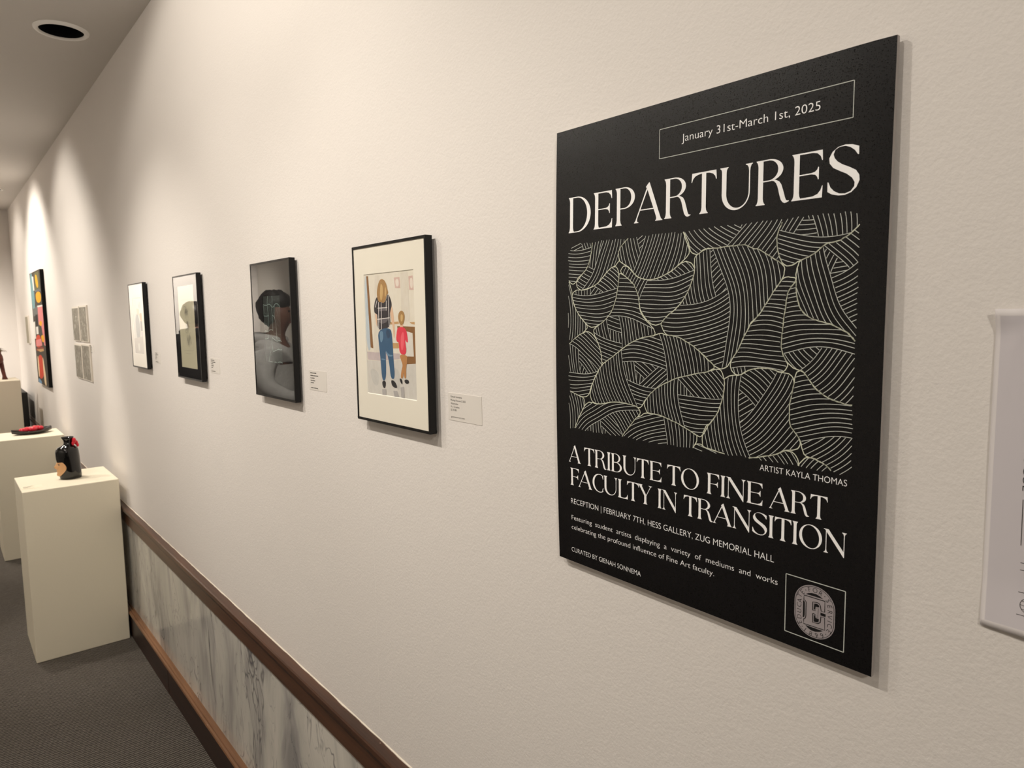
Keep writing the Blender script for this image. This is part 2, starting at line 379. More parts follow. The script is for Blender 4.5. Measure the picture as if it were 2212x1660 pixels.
# ------------------------------------------------------------------ DATA (traced, millimetres unless noted)
DATA = {"CELLS":[[[[248,1547],[701,1541],[694,1618],[681,1699],[646,1811],[589,1912],[510,1971],[429,2021],[400,2073],[355,2098],[295,2085],[250,2024]],[[268,9],[25,3],[110,3]]],[[[701,1541],[1337,1538],[1248,1599],[1184,1663],[1152,1720],[1165,1791],[1172,1821],[1146,1849],[1100,1887],[1027,1908],[947,1970],[865,2048],[782,2112],[698,2146],[598,2174],[511,2187],[437,2159],[407,2110],[415,2063],[510,1971],[589,1912],[646,1811],[681,1699],[694,1618]],[[-28,7],[250,6],[170,5],[-40,3]]],[[[1337,1538],[2141,1529],[2176,1609],[2221,1711],[2244,1776],[2228,1820],[2180,1862],[2103,1917],[2014,1981],[1935,2019],[1854,2049],[1761,2078],[1653,2088],[1543,2069],[1468,2042],[1405,1991],[1354,1939],[1277,1886],[1185,1842],[1165,1791],[1152,1720],[1184,1663],[1248,1599]],[[-22,13],[195,6],[120,3],[-3,3],[80,2]]],[[[325,2242],[355,2199],[437,2175],[540,2183],[698,2146],[782,2112],[865,2048],[947,1970],[1027,1908],[1107,1892],[1147,1929],[1167,2000],[1161,2079],[1149,2159],[1130,2259],[1097,2369],[1051,2460],[1004,2521],[936,2583],[839,2646],[741,2684],[670,2685],[598,2649],[511,2575],[437,2500],[378,2414],[333,2317]],[[275,8],[175,5],[55,7],[-40,3]]],[[[1180,1985],[1252,2013],[1342,2076],[1406,2128],[1445,2188],[1477,2257],[1496,2335],[1503,2413],[1522,2482],[1572,2550],[1646,2618],[1720,2675],[1750,2732],[1756,2734],[1745,2773],[1660,2785],[1562,2802],[1462,2834],[1361,2877],[1271,2930],[1193,2979],[1100,3044],[991,3111],[881,3179],[867,3054],[840,2961],[798,2879],[755,2807],[727,2755],[734,2702],[839,2646],[936,2583],[1004,2521],[1051,2460],[1097,2369],[1130,2259],[1149,2159],[1161,2079],[1167,2000]],[[85,10],[8,10],[255,6],[195,4],[75,3]]],[[[1225,1898],[1302,1897],[1354,1939],[1405,1991],[1468,2042],[1543,2069],[1653,2088],[1761,2078],[1854,2049],[1935,2019],[2014,1981],[2103,1917],[2180,1890],[2246,1902],[2295,1941],[2318,1987],[2308,2050],[2282,2121],[2251,2201],[2209,2273],[2165,2336],[2111,2400],[2033,2465],[1930,2530],[1873,2587],[1826,2635],[1743,2646],[1683,2627],[1609,2570],[1547,2501],[1509,2423],[1496,2335],[1477,2257],[1445,2188],[1406,2128],[1342,2076],[1252,2013],[1187,1971]],[[150,8],[275,10],[50,9],[155,2]]],[[[250,2035],[295,2133],[325,2209],[325,2285],[378,2414],[437,2500],[511,2575],[598,2649],[613,2701],[605,2704],[525,2769],[437,2803],[332,2877],[248,2939]],[[0,8],[90,4]]],[[[248,2939],[332,2877],[437,2803],[525,2769],[598,2741],[670,2756],[741,2807],[798,2879],[840,2961],[867,3054],[874,3148],[881,3184],[811,3268],[754,3367],[697,3456],[660,3545],[638,3612],[565,3651],[461,3644],[371,3613],[247,3580]],[[55,6],[275,6],[190,4],[50,3]]],[[[881,3179],[991,3111],[1100,3044],[1193,2979],[1271,2930],[1361,2877],[1462,2834],[1562,2802],[1660,2785],[1745,2773],[1839,2737],[1922,2764],[2025,2767],[2127,2792],[2217,2836],[2305,2879],[2382,2931],[2457,2983],[2521,3043],[2536,3048],[2618,3113],[2538,3164],[2458,3192],[2460,3183],[2354,3208],[2223,3240],[2100,3272],[1986,3319],[1881,3370],[1786,3421],[1702,3487],[1641,3552],[1586,3617],[1542,3691],[1492,3701],[1428,3677],[1338,3671],[1247,3660],[1127,3661],[1018,3677],[880,3712],[767,3723],[695,3693],[660,3620],[675,3522],[726,3401],[811,3268]],[[8,12],[200,13],[85,7],[265,5],[195,3]]],[[[1586,3627],[1641,3552],[1702,3487],[1786,3421],[1881,3370],[1986,3319],[2100,3272],[2223,3240],[2354,3208],[2460,3183],[2458,3192],[2538,3164],[2631,3135],[2684,3138],[2717,3198],[2738,3277],[2734,3369],[2716,3463],[2685,3559],[2653,3643],[2588,3733],[2522,3812],[2469,3914],[2461,3920],[2429,3952],[2375,3941],[2331,3919],[2253,3886],[2186,3862],[2095,3825],[2002,3803],[1908,3775],[1813,3756],[1704,3754],[1642,3750],[1599,3685]],[[188,10],[272,8],[45,9],[180,3],[280,3]]],[[[564,3760],[623,3716],[695,3709],[767,3723],[880,3712],[1018,3677],[1127,3661],[1247,3660],[1338,3671],[1428,3677],[1492,3701],[1524,3743],[1524,3789],[1467,3830],[1403,3899],[1325,3991],[1260,4061],[1213,4125],[357,4125],[396,4042],[443,3948],[504,3853]],[[115,5],[45,8],[185,5],[60,4]]],[[[1524,3809],[1605,3754],[1704,3754],[1813,3756],[1908,3775],[2002,3803],[2095,3825],[2186,3862],[2253,3886],[2331,3919],[2375,3941],[2381,3987],[2365,4036],[2333,4079],[2317,4124],[1213,4125],[1260,4061],[1325,3991],[1403,3899],[1467,3830]],[[5,8],[112,9],[0,3]]],[[[247,3580],[371,3613],[461,3644],[535,3659],[557,3706],[564,3760],[504,3853],[443,3948],[396,4042],[357,4125],[239,4123]],[[12,7],[270,3]]],[[[2341,1827],[2404,1796],[2477,1761],[2536,1766],[2638,1769],[2717,1757],[2816,1760],[2893,1753],[2978,1760],[3064,1808],[3119,1812],[3193,1858],[3266,1904],[3338,1949],[3400,1989],[3422,2018],[3428,2058],[3416,2114],[3396,2154],[3362,2201],[3311,2265],[3268,2338],[3216,2412],[3164,2495],[3119,2545],[3055,2605],[3015,2681],[2968,2759],[2932,2838],[2897,2917],[2835,2998],[2786,3080],[2735,3123],[2684,3132],[2618,3113],[2536,3048],[2454,2988],[2382,2931],[2305,2879],[2217,2836],[2127,2792],[2025,2767],[1922,2764],[1862,2685],[1838,2628],[1873,2587],[1930,2530],[2033,2465],[2111,2400],[2165,2336],[2209,2273],[2251,2201],[2282,2121],[2308,2050],[2318,1987],[2311,1915],[2315,1862]],[[8,13],[285,15],[192,9],[128,13],[20,4],[285,4]]],[[[2141,1529],[3412,1510],[3380,1574],[3347,1643],[3331,1706],[3333,1771],[3344,1852],[3372,1927],[3404,1989],[3338,1949],[3266,1904],[3193,1858],[3119,1812],[3064,1808],[2978,1760],[2893,1753],[2816,1760],[2717,1757],[2638,1769],[2536,1766],[2433,1767],[2404,1796],[2341,1827],[2288,1806],[2249,1767],[2232,1694],[2197,1611]],[[-48,11],[232,10],[-30,3]]],[[[3412,1510],[4177,1507],[4183,1646],[4148,1687],[4105,1727],[4046,1766],[3979,1798],[3903,1807],[3849,1818],[3787,1867],[3732,1910],[3660,1940],[3586,1967],[3520,2003],[3461,2016],[3404,1989],[3372,1927],[3344,1852],[3333,1771],[3331,1706],[3347,1643],[3380,1574]],[[262,6],[12,8],[150,3],[270,3]]],[[[4183,1646],[4148,1687],[4105,1727],[4046,1766],[3979,1798],[3903,1807],[3849,1818],[3787,1867],[3732,1910],[3660,1940],[3586,1967],[3567,2026],[3552,2088],[3554,2160],[3556,2224],[3563,2304],[3582,2384],[3609,2456],[3652,2504],[3719,2551],[3793,2574],[3866,2593],[3937,2612],[4000,2642],[4062,2672],[4101,2694],[4140,2731],[4182,2787],[4184,2602],[4187,2169]],[[200,7],[-58,10],[45,6],[160,3]]],[[[3396,2154],[3421,2127],[3481,2125],[3532,2135],[3558,2152],[3538,2191],[3493,2238],[3469,2285],[3457,2350],[3447,2439],[3433,2544],[3422,2650],[3419,2695],[3410,2791],[3412,2875],[3443,2959],[3478,3010],[3490,3041],[3474,3084],[3447,3112],[3390,3121],[3333,3098],[3263,3091],[3169,3091],[3085,3107],[3013,3134],[2927,3190],[2864,3177],[2819,3135],[2805,3073],[2835,2998],[2897,2917],[2932,2838],[2968,2759],[3015,2681],[3038,2615],[3119,2545],[3164,2495],[3216,2412],[3268,2338],[3311,2265],[3362,2201]],[[88,19],[195,8],[-25,6],[90,3]]],[[[3558,2152],[3556,2224],[3563,2304],[3582,2384],[3609,2456],[3652,2504],[3719,2551],[3793,2574],[3866,2593],[3937,2612],[4000,2642],[4062,2672],[4101,2694],[4140,2731],[4182,2787],[4180,3397],[4126,3401],[4037,3380],[3946,3358],[3862,3315],[3788,3260],[3733,3192],[3689,3133],[3655,3099],[3601,3087],[3534,3059],[3478,3010],[3443,2959],[3412,2875],[3410,2791],[3419,2695],[3422,2650],[3433,2544],[3447,2439],[3457,2350],[3469,2285],[3493,2238],[3538,2191]],[[92,13],[-42,11],[225,8],[15,3]]],[[[2731,3243],[2776,3212],[2852,3189],[2927,3190],[3013,3134],[3085,3107],[3169,3091],[3263,3091],[3333,3098],[3402,3126],[3492,3125],[3548,3164],[3566,3204],[3552,3290],[3532,3387],[3518,3484],[3521,3590],[3529,3675],[3575,3733],[3621,3780],[3649,3829],[3645,3883],[3613,3920],[3548,3940],[3469,3952],[3413,3994],[3345,4026],[3239,4054],[3132,4088],[3034,4104],[2921,4105],[2832,4119],[2727,4101],[2607,4084],[2471,4069],[2457,4032],[2451,3949],[2461,3901],[2492,3832],[2533,3772],[2522,3812],[2588,3733],[2653,3643],[2685,3559],[2716,3463],[2734,3369],[2738,3277]],[[188,10],[-38,12],[52,8],[125,6],[195,3]]],[[[3566,3204],[3580,3119],[3628,3085],[3655,3099],[3689,3133],[3733,3192],[3788,3260],[3862,3315],[3946,3358],[4037,3380],[4126,3401],[4180,3397],[4185,3984],[4184,4085],[4021,4124],[3968,4072],[3915,4029],[3852,4009],[3799,3986],[3735,3986],[3702,3970],[3668,3911],[3655,3839],[3621,3780],[3575,3733],[3529,3675],[3521,3590],[3518,3484],[3532,3387],[3552,3290]],[[100,13],[-48,11],[222,7],[95,3]]],[[[3413,3994],[3469,3955],[3548,3951],[3604,3985],[3633,4034],[3630,4110],[3034,4104],[3132,4088],[3239,4054],[3345,4026]],[[40,9]]],[[[3630,4110],[3650,4058],[3692,4008],[3735,3986],[3799,3986],[3852,4009],[3915,4029],[3968,4072],[4010,4116]],[[140,6]]],[[[2317,4124],[2322,4090],[2365,4046],[2420,4033],[2474,4058],[2471,4069],[2607,4084],[2727,4101],[2832,4119],[2921,4111]],[[75,5]]]],"SGLYPH":[[0.636,0.934],[0.503,0.987],[0.355,1.01],[0.206,0.986],[0.087,0.904],[0.022,0.782],[0.034,0.676],[0.114,0.574],[0.253,0.493],[0.391,0.421],[0.512,0.322],[0.567,0.227],[0.563,0.141],[0.492,0.055],[0.375,0.02],[0.254,0.035],[0.145,0.094],[0.066,0.18],[0.02,0.291],[0.0,0.293],[0.003,0.095],[0.101,0.033],[0.24,-0.004],[0.376,-0.01],[0.508,0.031],[0.607,0.12],[0.668,0.256],[0.657,0.359],[0.588,0.463],[0.46,0.541],[0.309,0.617],[0.201,0.693],[0.138,0.77],[0.112,0.848],[0.147,0.938],[0.236,0.981],[0.356,0.981],[0.461,0.94],[0.551,0.866],[0.617,0.771],[0.639,0.772]],"EMB":{"E":[[3736,5464],[3959,5461],[3960,5578],[3924,5581],[3912,5522],[3898,5504],[3875,5501],[3831,5509],[3833,5599],[3860,5594],[3864,5561],[3891,5561],[3887,5665],[3867,5665],[3866,5638],[3843,5632],[3834,5635],[3837,5730],[3891,5725],[3917,5706],[3922,5641],[3961,5638],[3965,5770],[3738,5777],[3737,5727],[3755,5711],[3761,5688],[3760,5532],[3749,5519],[3735,5515]],"slots":[[[3754,5447],[3783,5428],[3819,5417],[3864,5414],[3904,5425],[3940,5444]],[[3757,5787],[3785,5809],[3822,5823],[3867,5822],[3911,5808],[3946,5786]],[[3727,5522],[3740,5529],[3746,5546],[3748,5679],[3743,5704],[3727,5714]],[[3849,5523],[3876,5516],[3896,5523],[3903,5543],[3890,5548],[3863,5550],[3862,5580],[3842,5589]],[[3848,5644],[3860,5649],[3865,5670],[3892,5674],[3902,5673],[3899,5699],[3886,5713],[3848,5717]],[[3914,5596],[3971,5597],[3970,5626],[3910,5627]]],"inE":[[[3845,5518],[3876,5511],[3901,5522],[3910,5545],[3913,5585],[3915,5634],[3912,5690],[3895,5713],[3846,5720],[3844,5641],[3866,5638],[3867,5665],[3887,5665],[3890,5559],[3864,5561],[3860,5592],[3842,5594]]]},"LET":[["E",3696,5776],["D",3688,5716],["U",3686,5652],["C",3684,5589],["A",3688,5538],["T",3688,5482],["E",3717,5436],["\u00b7",3753,5404],["F",3791,5385],["O",3852,5379],["R",3914,5393],["\u00b7",3956,5411],["S",3991,5447],["E",4010,5503],["R",4013,5562],["V",4013,5614],["I",4012,5661],["C",4014,5708],["E",4007,5769],["\u00b7",3977,5810],["9",3939,5839],["9",3879,5857],["8",3816,5859],["1",3756,5840],["\u00b7",3724,5814]],"FR":{"f4":[1.3257,1.0479,1.7619,1.4049],"f3":[1.9236,1.6531,1.7658,1.4087],"f2":[2.7141,2.4232,1.7716,1.41],"f1":[3.4484,3.1799,1.774,1.4126],"paint":[7.1606,6.4606,2.0193,1.1],"t1":[5.1622,4.9154,1.7055,1.494],"t2":[4.884,4.6372,1.7079,1.4932],"t3":[5.1661,4.9066,1.4753,1.2619],"t4":[4.8904,4.6199,1.4801,1.2649],"thin":[7.9683,7.7564,1.6728,1.4148],"lab4":[1.0172,0.9192,1.4828,1.434],"lab3":[1.6111,1.5152,1.4926,1.4444],"lab2":[2.3911,2.2969,1.4915,1.4424],"lab1":[3.131,3.0428,1.4898,1.4418],"lab0":[4.6293,4.5338,1.4775,1.4388],"op4":[1.282,1.092,1.7041,1.4625],"op3":[1.8463,1.7271,1.678,1.5022],"op2":[2.6664,2.4711,1.7359,1.4482],"op1":[3.3981,3.2285,1.7134,1.4731],"paper":[0.1907,0.1642,1.6181,1.3369]},"WATER":[["floor",[[-133,1737],[598,1732],[1308,1677],[2016,1717],[1981,2407],[-153,2487]]],["floor2",[[107,1864],[515,1961],[426,2271],[190,2185]]],["floor2",[[888,1826],[1298,1854],[1306,2240],[1178,2282]]],["blue",[[-23,30],[153,38],[240,1484],[-14,1577]]],["blue",[[14,1199],[154,1215],[206,1468],[65,1472]]],["purple",[[23,1558],[475,1561],[1315,1557],[1309,1661],[565,1725],[47,1721]]],["wall2",[[445,37],[629,46],[683,961],[526,1559],[303,1566]]],["wall2",[[1421,33],[1688,40],[1696,946],[1412,946]]],["pink",[[1180,114],[1386,113],[1404,320],[1214,312]]],["cream",[[1221,148],[1353,146],[1360,290],[1244,285]]],["pink",[[1704,117],[1850,109],[1873,375],[1720,362]]],["cream",[[1740,152],[1848,147],[1849,340],[1757,333]]],["brown",[[93,35],[170,39],[285,1486],[178,1469]]],["tan",[[991,961],[1305,946],[1318,990],[1004,1006]]],["tan",[[1696,962],[1914,954],[1911,1008],[1781,996]]],["tan",[[1061,1361],[1312,1358],[1306,1457],[1071,1464]]],["brown",[[1248,1033],[1894,1046],[1907,1722],[1562,1749],[1580,1603],[1798,1598],[1793,1162],[1523,1118],[1251,1081]]],["marble",[[1537,1141],[1793,1159],[1816,1597],[1580,1600]]],["skin",[[404,770],[487,796],[481,1069],[432,994]]],["skin",[[989,736],[1067,609],[1128,802],[1161,1121],[1140,1266],[1099,1258],[1089,1074],[1037,897]]],["shirt",[[518,442],[427,530],[367,661],[377,769],[460,799],[500,804],[490,1097],[640,1106],[1001,1058],[992,800],[1003,768],[1085,626],[1022,481],[921,405],[839,572],[658,585]]],["shirt2",[[551,689],[832,677],[812,734],[581,747]]],["shirt2",[[537,895],[948,881],[846,961],[680,994],[550,961]]],["white",[[499,911],[507,895],[981,865],[980,881]]],["white",[[521,689],[522,677],[898,670],[897,685]]],["white",[[553,566],[573,566],[547,1093],[527,1094]]],["white",[[662,576],[679,577],[660,1101],[640,1101]]],["white",[[861,541],[880,541],[861,734],[842,734]]],["white",[[938,446],[957,447],[963,1058],[943,1058]]],["white",[[418,662],[495,532],[512,535],[435,671]]],["jean",[[489,1110],[1001,1061],[1048,1219],[1065,1461],[1076,1687],[1116,2058],[947,2066],[909,1743],[782,1452],[785,1748],[763,2097],[605,2127],[579,1757],[528,1426]]],["jean2",[[554,1143],[705,1125],[710,1289],[594,1391]]],["jean2",[[806,1583],[779,1502],[903,1596],[1063,1590],[1029,1624],[900,1629]]],["jean2",[[602,1673],[767,1683],[765,1708],[599,1706]]],["jean3",[[804,1108],[966,1099],[989,1252],[858,1287]]],["black",[[615,2123],[762,2114],[736,2248],[662,2274],[601,2191]]],["black",[[962,2081],[1095,2095],[1190,2200],[1156,2238],[1008,2212],[964,2150]]],["hair",[[690,117],[803,136],[894,220],[926,333],[963,399],[880,444],[841,540],[756,595],[676,560],[593,575],[524,499],[505,384],[548,254],[614,156]]],["hair2",[[675,195],[747,246],[761,376],[704,537],[638,535],[630,372]]],["hair2",[[844,250],[886,348],[846,476],[809,442]]],["skin",[[1363,1001],[1470,1001],[1472,1063],[1351,1064]]],["hair",[[1425,736],[1513,774],[1544,868],[1492,980],[1408,1028],[1334,985],[1289,866],[1331,772]]],["hair2",[[1390,804],[1480,821],[1458,946],[1382,946]]],["red",[[1283,1057],[1467,1045],[1584,1102],[1637,1320],[1588,1349],[1515,1259],[1581,1575],[1308,1569],[1298,1335],[1220,1336],[1199,1265],[1243,1105]]],["red2",[[1366,1214],[1478,1118],[1499,1275],[1441,1498],[1366,1484]]],["tan2",[[1308,1573],[1587,1575],[1581,1682],[1527,1842],[1532,2020],[1456,2024],[1448,1894],[1410,2027],[1318,2033],[1357,1883],[1425,1768],[1340,1660]]],["black",[[1269,2029],[1379,2042],[1391,2145],[1325,2126]]],["black",[[1464,2044],[1591,2036],[1636,2089],[1556,2129],[1461,2100]]],["grey",[[594,2292],[761,2280],[752,2414],[603,2409]]],["grey",[[1035,2292],[1178,2282],[1250,2390],[1076,2404]]],["grey",[[1308,2207],[1432,2182],[1449,2405],[1327,2399]]]],"PAINT":[["dark",[[-155,-6],[6841,11],[7254,9172],[262,9207]]],["teal",[[-155,-6],[2026,-4],[2549,3123],[-157,3153]]],["white",[[1449,304],[2551,360],[2664,1504],[1841,1475]]],["olive",[[3214,143],[6177,92],[6477,1487],[3216,1429]]],["orange",[[3529,316],[4904,276],[5619,1334],[4139,1351]]],["grey",[[2818,1446],[6477,1487],[6601,1672],[3061,1644]]],["orange",[[3048,1662],[6601,1672],[6627,2514],[3396,2548]]],["grey",[[232,3026],[3516,2758],[4136,3394],[377,3620]]],["white",[[3623,2760],[6973,2732],[7059,2895],[3791,2901]]],["pink",[[3800,2888],[7086,2854],[7552,5955],[6257,5885],[5362,4391],[3632,4272]]],["orange",[[4070,4020],[5861,3949],[5898,4340],[4221,4408]]],["black",[[1824,3435],[2975,3446],[3276,4399],[1831,4437]]],["white",[[-324,4093],[1236,4016],[992,5457],[-296,5493]]],["white",[[1584,4471],[3147,4432],[3154,5036],[1591,5088]]],["red",[[1044,5226],[3795,5028],[5325,5951],[291,6279]]],["pink",[[954,5589],[4584,5394],[4975,5948],[744,6121]]],["orange",[[4391,5146],[6614,5042],[6538,5603],[5136,5707]]],["maroon",[[300,6265],[5465,5966],[5992,6291],[812,6581]]],["tan",[[783,6384],[5572,6180],[5758,6348],[3314,6501]]],["red",[[1146,6900],[4507,6651],[5036,8136],[3092,8774],[1121,8765]]],["cream",[[860,6910],[1722,6944],[1679,8586],[785,8772]]],["cream",[[4421,6780],[5087,7068],[6003,9138],[4708,9179],[4345,8429]]],["blue",[[461,8759],[2715,8947],[2643,9212],[252,9221]]]],"PIC1":[["pale",[[-82,-15],[1600,13],[1763,2396],[51,2412]]],["line",[[-82,-15],[1600,13],[1607,41],[-76,18]]],["line",[[-82,-15],[65,-11],[29,1314],[-102,1315]]],["teal",[[994,244],[1559,151],[1533,499],[1085,457]]],["bluegrey",[[720,630],[1068,775],[1264,1412],[883,1917],[531,1780],[373,987]]],["bluegrey",[[780,1739],[1082,1770],[940,1987],[647,1922]]],["tan",[[774,453],[1228,495],[1145,776],[777,702]]],["orange",[[1176,670],[1821,642],[1934,920],[1745,1059],[1312,988]]],["greyd",[[1312,988],[1800,1024],[1644,1409],[1340,1412]]],["lav",[[1376,1446],[1888,1441],[1897,1615],[1385,1623]]],["grey",[[-24,1753],[1838,1616],[1763,2396],[51,2412]]],["pale",[[636,1958],[951,1951],[933,2274],[707,2245]]]]}
FRM = DATA['FR']

# ------------------------------------------------------------------ the exhibition poster
PT = .0115
PC = dict(TL=(.72022, 1.86957), TR=(.27659, 1.86662), BR=(.27676, 1.25715), BL=(.72137, 1.26279))
PW, PH = 444.0, 608.0
def bow(u, v):
    b = (.0040 * (1 - u) ** 2 + .0006) * (1 - (2 * v - 1) ** 2)
    return b - .0020 * max(0, (u - .93) / .07) ** 2 * max(0, 1 - v / .42) ** 1.3
def P3(um, vm, off=0.0):
    u, v = um / PW, vm / PH
    a = [(1 - u) * (1 - v) * PC['TL'][i] + u * (1 - v) * PC['TR'][i] + u * v * PC['BR'][i] + (1 - u) * v * PC['BL'][i] for i in (0, 1)]
    return (-PT - bow(u, v) - off, a[0], a[1])

poster = thing('exhibition_poster', (0, .5, 1.26), 'large black foam-board exhibition poster titled DEPARTURES with white line drawing', 'poster')
def board():
    m = MB(); N = 24; F = [[P3(PW * i / N, PH * j / N) for i in range(N + 1)] for j in range(N + 1)]
    Bk = [[(p[0] + .0052, p[1], p[2]) for p in r] for r in F]
    ix = lambda j, i: j * (N + 1) + i
    q = [(ix(j, i), ix(j + 1, i), ix(j + 1, i + 1), ix(j, i + 1)) for j in range(N) for i in range(N)]
    m.mesh([p for r in F for p in r], q, 0, True)
    m.mesh([p for r in Bk for p in r], [tuple(reversed(f)) for f in q], 1, True)
    ed = [(0, i) for i in range(N + 1)] + [(j, N) for j in range(1, N + 1)] + [(N, i) for i in range(N - 1, -1, -1)] + [(j, 0) for j in range(N - 1, 0, -1)]
    for k in range(len(ed)):
        a, b = ed[k], ed[(k + 1) % len(ed)]
        m.face((F[a[0]][a[1]], F[b[0]][b[1]], Bk[b[0]][b[1]], Bk[a[0]][a[1]]), 1)
    return m
build('board', board(), [M_POST, M_FOAM], poster, fix=False)
for (um, vm) in ((60, 60), (384, 60), (60, 548), (384, 548)):
    p = P3(um, vm); m = MB(); m.box(p[0] + .0052, 0, p[1] - .012, p[1] + .012, p[2] - .012, p[2] + .012)
    build('mounting_pad', m, M_BLACKFRAME, poster)

def put2d(m, pts, tris, mi=0, off=.0003):
    m.mesh([P3(a, b, off) for a, b in pts], tris, mi)

# ---- high-contrast roman capitals, drawn in units of the cap height (x right, y up)
SW, HL = .122, .026
def arc(cx, cy, rx, ry, a0, a1, n=18):
    return [(cx + rx * math.cos(math.radians(a0 + (a1 - a0) * i / n)), cy + ry * math.sin(math.radians(a0 + (a1 - a0) * i / n))) for i in range(n + 1)]
def stem(x, wd=SW, bl=.05, br=.05, tl=.05, tr=.0, y0=0.0, y1=1.0):
    L = []
    e = .014
    def corner(xe, s, yb, sy):
        if s <= 0: return [(xe, yb)]
        sg = -1 if xe == x else 1
        return [(xe + sg * s, yb), (xe + sg * s, yb + sy * e), (xe + sg * s * .55, yb + sy * .038), (xe + sg * s * .18, yb + sy * .085), (xe, yb + sy * .15)]
    L += list(reversed(corner(x, bl, y0, 1))) + corner(x + wd, br, y0, 1)
    L += list(reversed(corner(x + wd, tr, y1, -1))) + corner(x, tl, y1, -1)
    return L
def bowl(x, cx, cy, rx, ry, thick, hl=HL):
    o_ = [(x, cy + ry)] + arc(cx, cy, rx, ry, 90, -90, 26) + [(x, cy - ry)]
    i_ = [(x, cy - ry + hl)] + arc(cx, cy, rx - thick, ry - hl, -90, 90, 26) + [(x, cy + ry - hl)]
    return o_ + i_
def arm_top(x, xe, y=1.0, s=1):
    return [(x, y), (xe - .01, y), (xe, y - s * .215), (xe - .017, y - s * .215), (xe - .05, y - s * .125), (xe - .12, y - s * .058), (xe - .22, y - s * .034), (x, y - s * .03)]
LEG = [(.36, .525), (.44, .50), (.49, .45), (.53, .36), (.57, .20), (.61, .07), (.655, .01), (.70, -.012), (.75, -.005), (.80, .018), (.80, .036), (.765, .034), (.735, .05), (.71, .11), (.66, .28), (.62, .40), (.57, .475), (.50, .515), (.42, .545)]
G = {
 'D': (.87, [stem(.055), bowl(.15, .34, .5, .53, .5, .135)]),
 'E': (.70, [stem(.055), arm_top(.1, .69), [(.15, .515), (.44, .52), (.53, .50), (.575, .45), (.592, .395), (.61, .395), (.61, .655), (.592, .655), (.57, .60), (.52, .56), (.44, .545), (.15, .541)],
        [(.05, 0), (.69, 0), (.70, .25), (.685, .25), (.655, .16), (.59, .085), (.48, .045), (.19, .034), (.05, .034)]]),
 'F': (.62, [stem(.055, br=.05), arm_top(.1, .60), [(.15, .495), (.38, .50), (.46, .48), (.505, .43), (.522, .375), (.54, .375), (.54, .635), (.522, .635), (.50, .58), (.45, .54), (.38, .525), (.15, .521)]]),
 'L': (.62, [stem(.055, tr=.05), [(.05, 0), (.60, 0), (.61, .25), (.595, .25), (.565, .16), (.50, .085), (.40, .045), (.19, .034), (.05, .034)]]),
 'P': (.68, [stem(.055), bowl(.15, .31, .715, .37, .285, .125)]),
 'R': (.80, [stem(.055), bowl(.15, .31, .755, .345, .245, .12), LEG]),
 'B': (.70, [stem(.055), bowl(.15, .30, .76, .30, .24, .105), bowl(.15, .33, .265, .37, .265, .12)]),
 'I': (.23, [stem(.055, .12, .05, .05, .05, .05)]),
 'T': (.75, [stem(.315, .122, .06, .06, 0, 0), [(.03, 1), (.72, 1), (.735, .785), (.715, .785), (.69, .86), (.63, .92), (.53, .955), (.43, .965), (.32, .965), (.22, .955), (.12, .92), (.06, .86), (.03, .785), (.012, .785)]]),
 'U': (.87, [[(.01, 1), (.01, .986), (.04, .965), (.058, .92), (.062, .85)] + arc(.435, .375, .373, .388, 180, 360, 30) + [(.808, .84), (.82, .92), (.84, .965), (.87, .985), (.87, 1), (.69, 1), (.69, .985), (.735, .965), (.765, .92), (.778, .84)] + arc(.482, .38, .296, .345, 360, 180, 30) + [(.186, .85), (.19, .92), (.208, .965), (.238, .986), (.238, 1)]]),
 'A': (.93, [[(.0, 0), (.15, 0), (.15, .014), (.112, .028), (.098, .06), (.105, .11), (.455, .86), (.43, .905), (.07, .115), (.045, .06), (.0, .014)],
        [(.385, .91), (.495, 1.02), (.515, 1.0), (.85, .13), (.885, .05), (.93, .014), (.93, 0), (.70, 0), (.70, .014), (.73, .035), (.735, .075), (.72, .13), (.435, .85)], [(.20, .315), (.66, .315), (.65, .342), (.21, .342)]]),
 'O': (.95, None), 'C': (.72, None),
 'N': (.90, [stem(.085, .028, .075, .075, 0, 0, 0, .97), [(.0, 1), (.0, .985), (.06, .965), (.10, .90), (.78, -.03), (.80, -.03), (.80, .17), (.19, 1)], stem(.775, .028, 0, 0, .075, .075, .0, 1.0)]),
 'Y': (.80, [stem(.35, .12, .055, .055, 0, 0, 0, .46), [(.0, 1), (.0, .986), (.04, .965), (.075, .90), (.35, .44), (.47, .40), (.47, .46), (.215, .90), (.212, .95), (.235, .986), (.235, 1)], [(.435, .44), (.462, .43), (.70, .91), (.74, .965), (.80, .986), (.80, 1), (.60, 1), (.60, .986), (.66, .965), (.675, .92)]]),
 'S': (.68, [[(x, y) for x, y in DATA['SGLYPH']]]),
}
def ellring(n=48):
    o_ = arc(.475, .5, .46, .515, 0, 360, n)[:-1]; i_ = []
    for k in range(n):
        a = 2 * math.pi * k / n; x, y = .345 * math.cos(a), .485 * math.sin(a)
        c, s = math.cos(.10), math.sin(.10); i_.append((.475 + x * c + y * s * -1, .5 + x * s * .6 + y * c))
    return [o_, i_]
G['C'] = (.72, [arc(.47, .5, .455, .515, 52, 308, 34) + [(.70, .09), (.725, .27), (.705, .275), (.66, .15)] + arc(.49, .5, .355, .478, 300, 60, 30) + [(.655, .86), (.70, .74), (.72, .74), (.72, .91)]])
def glyph(ch, u0, u1, base, cap, m, mi=0, off=.0004):
    wd, loops = G[ch]
    groups = [ellring()] if ch == 'O' else [[l] for l in loops]
    for ls in groups:
        pts, tr = tess(ls)
        put2d(m, [(u0 + x / wd * (u1 - u0), base - y * cap) for x, y in pts], tr, mi, off)
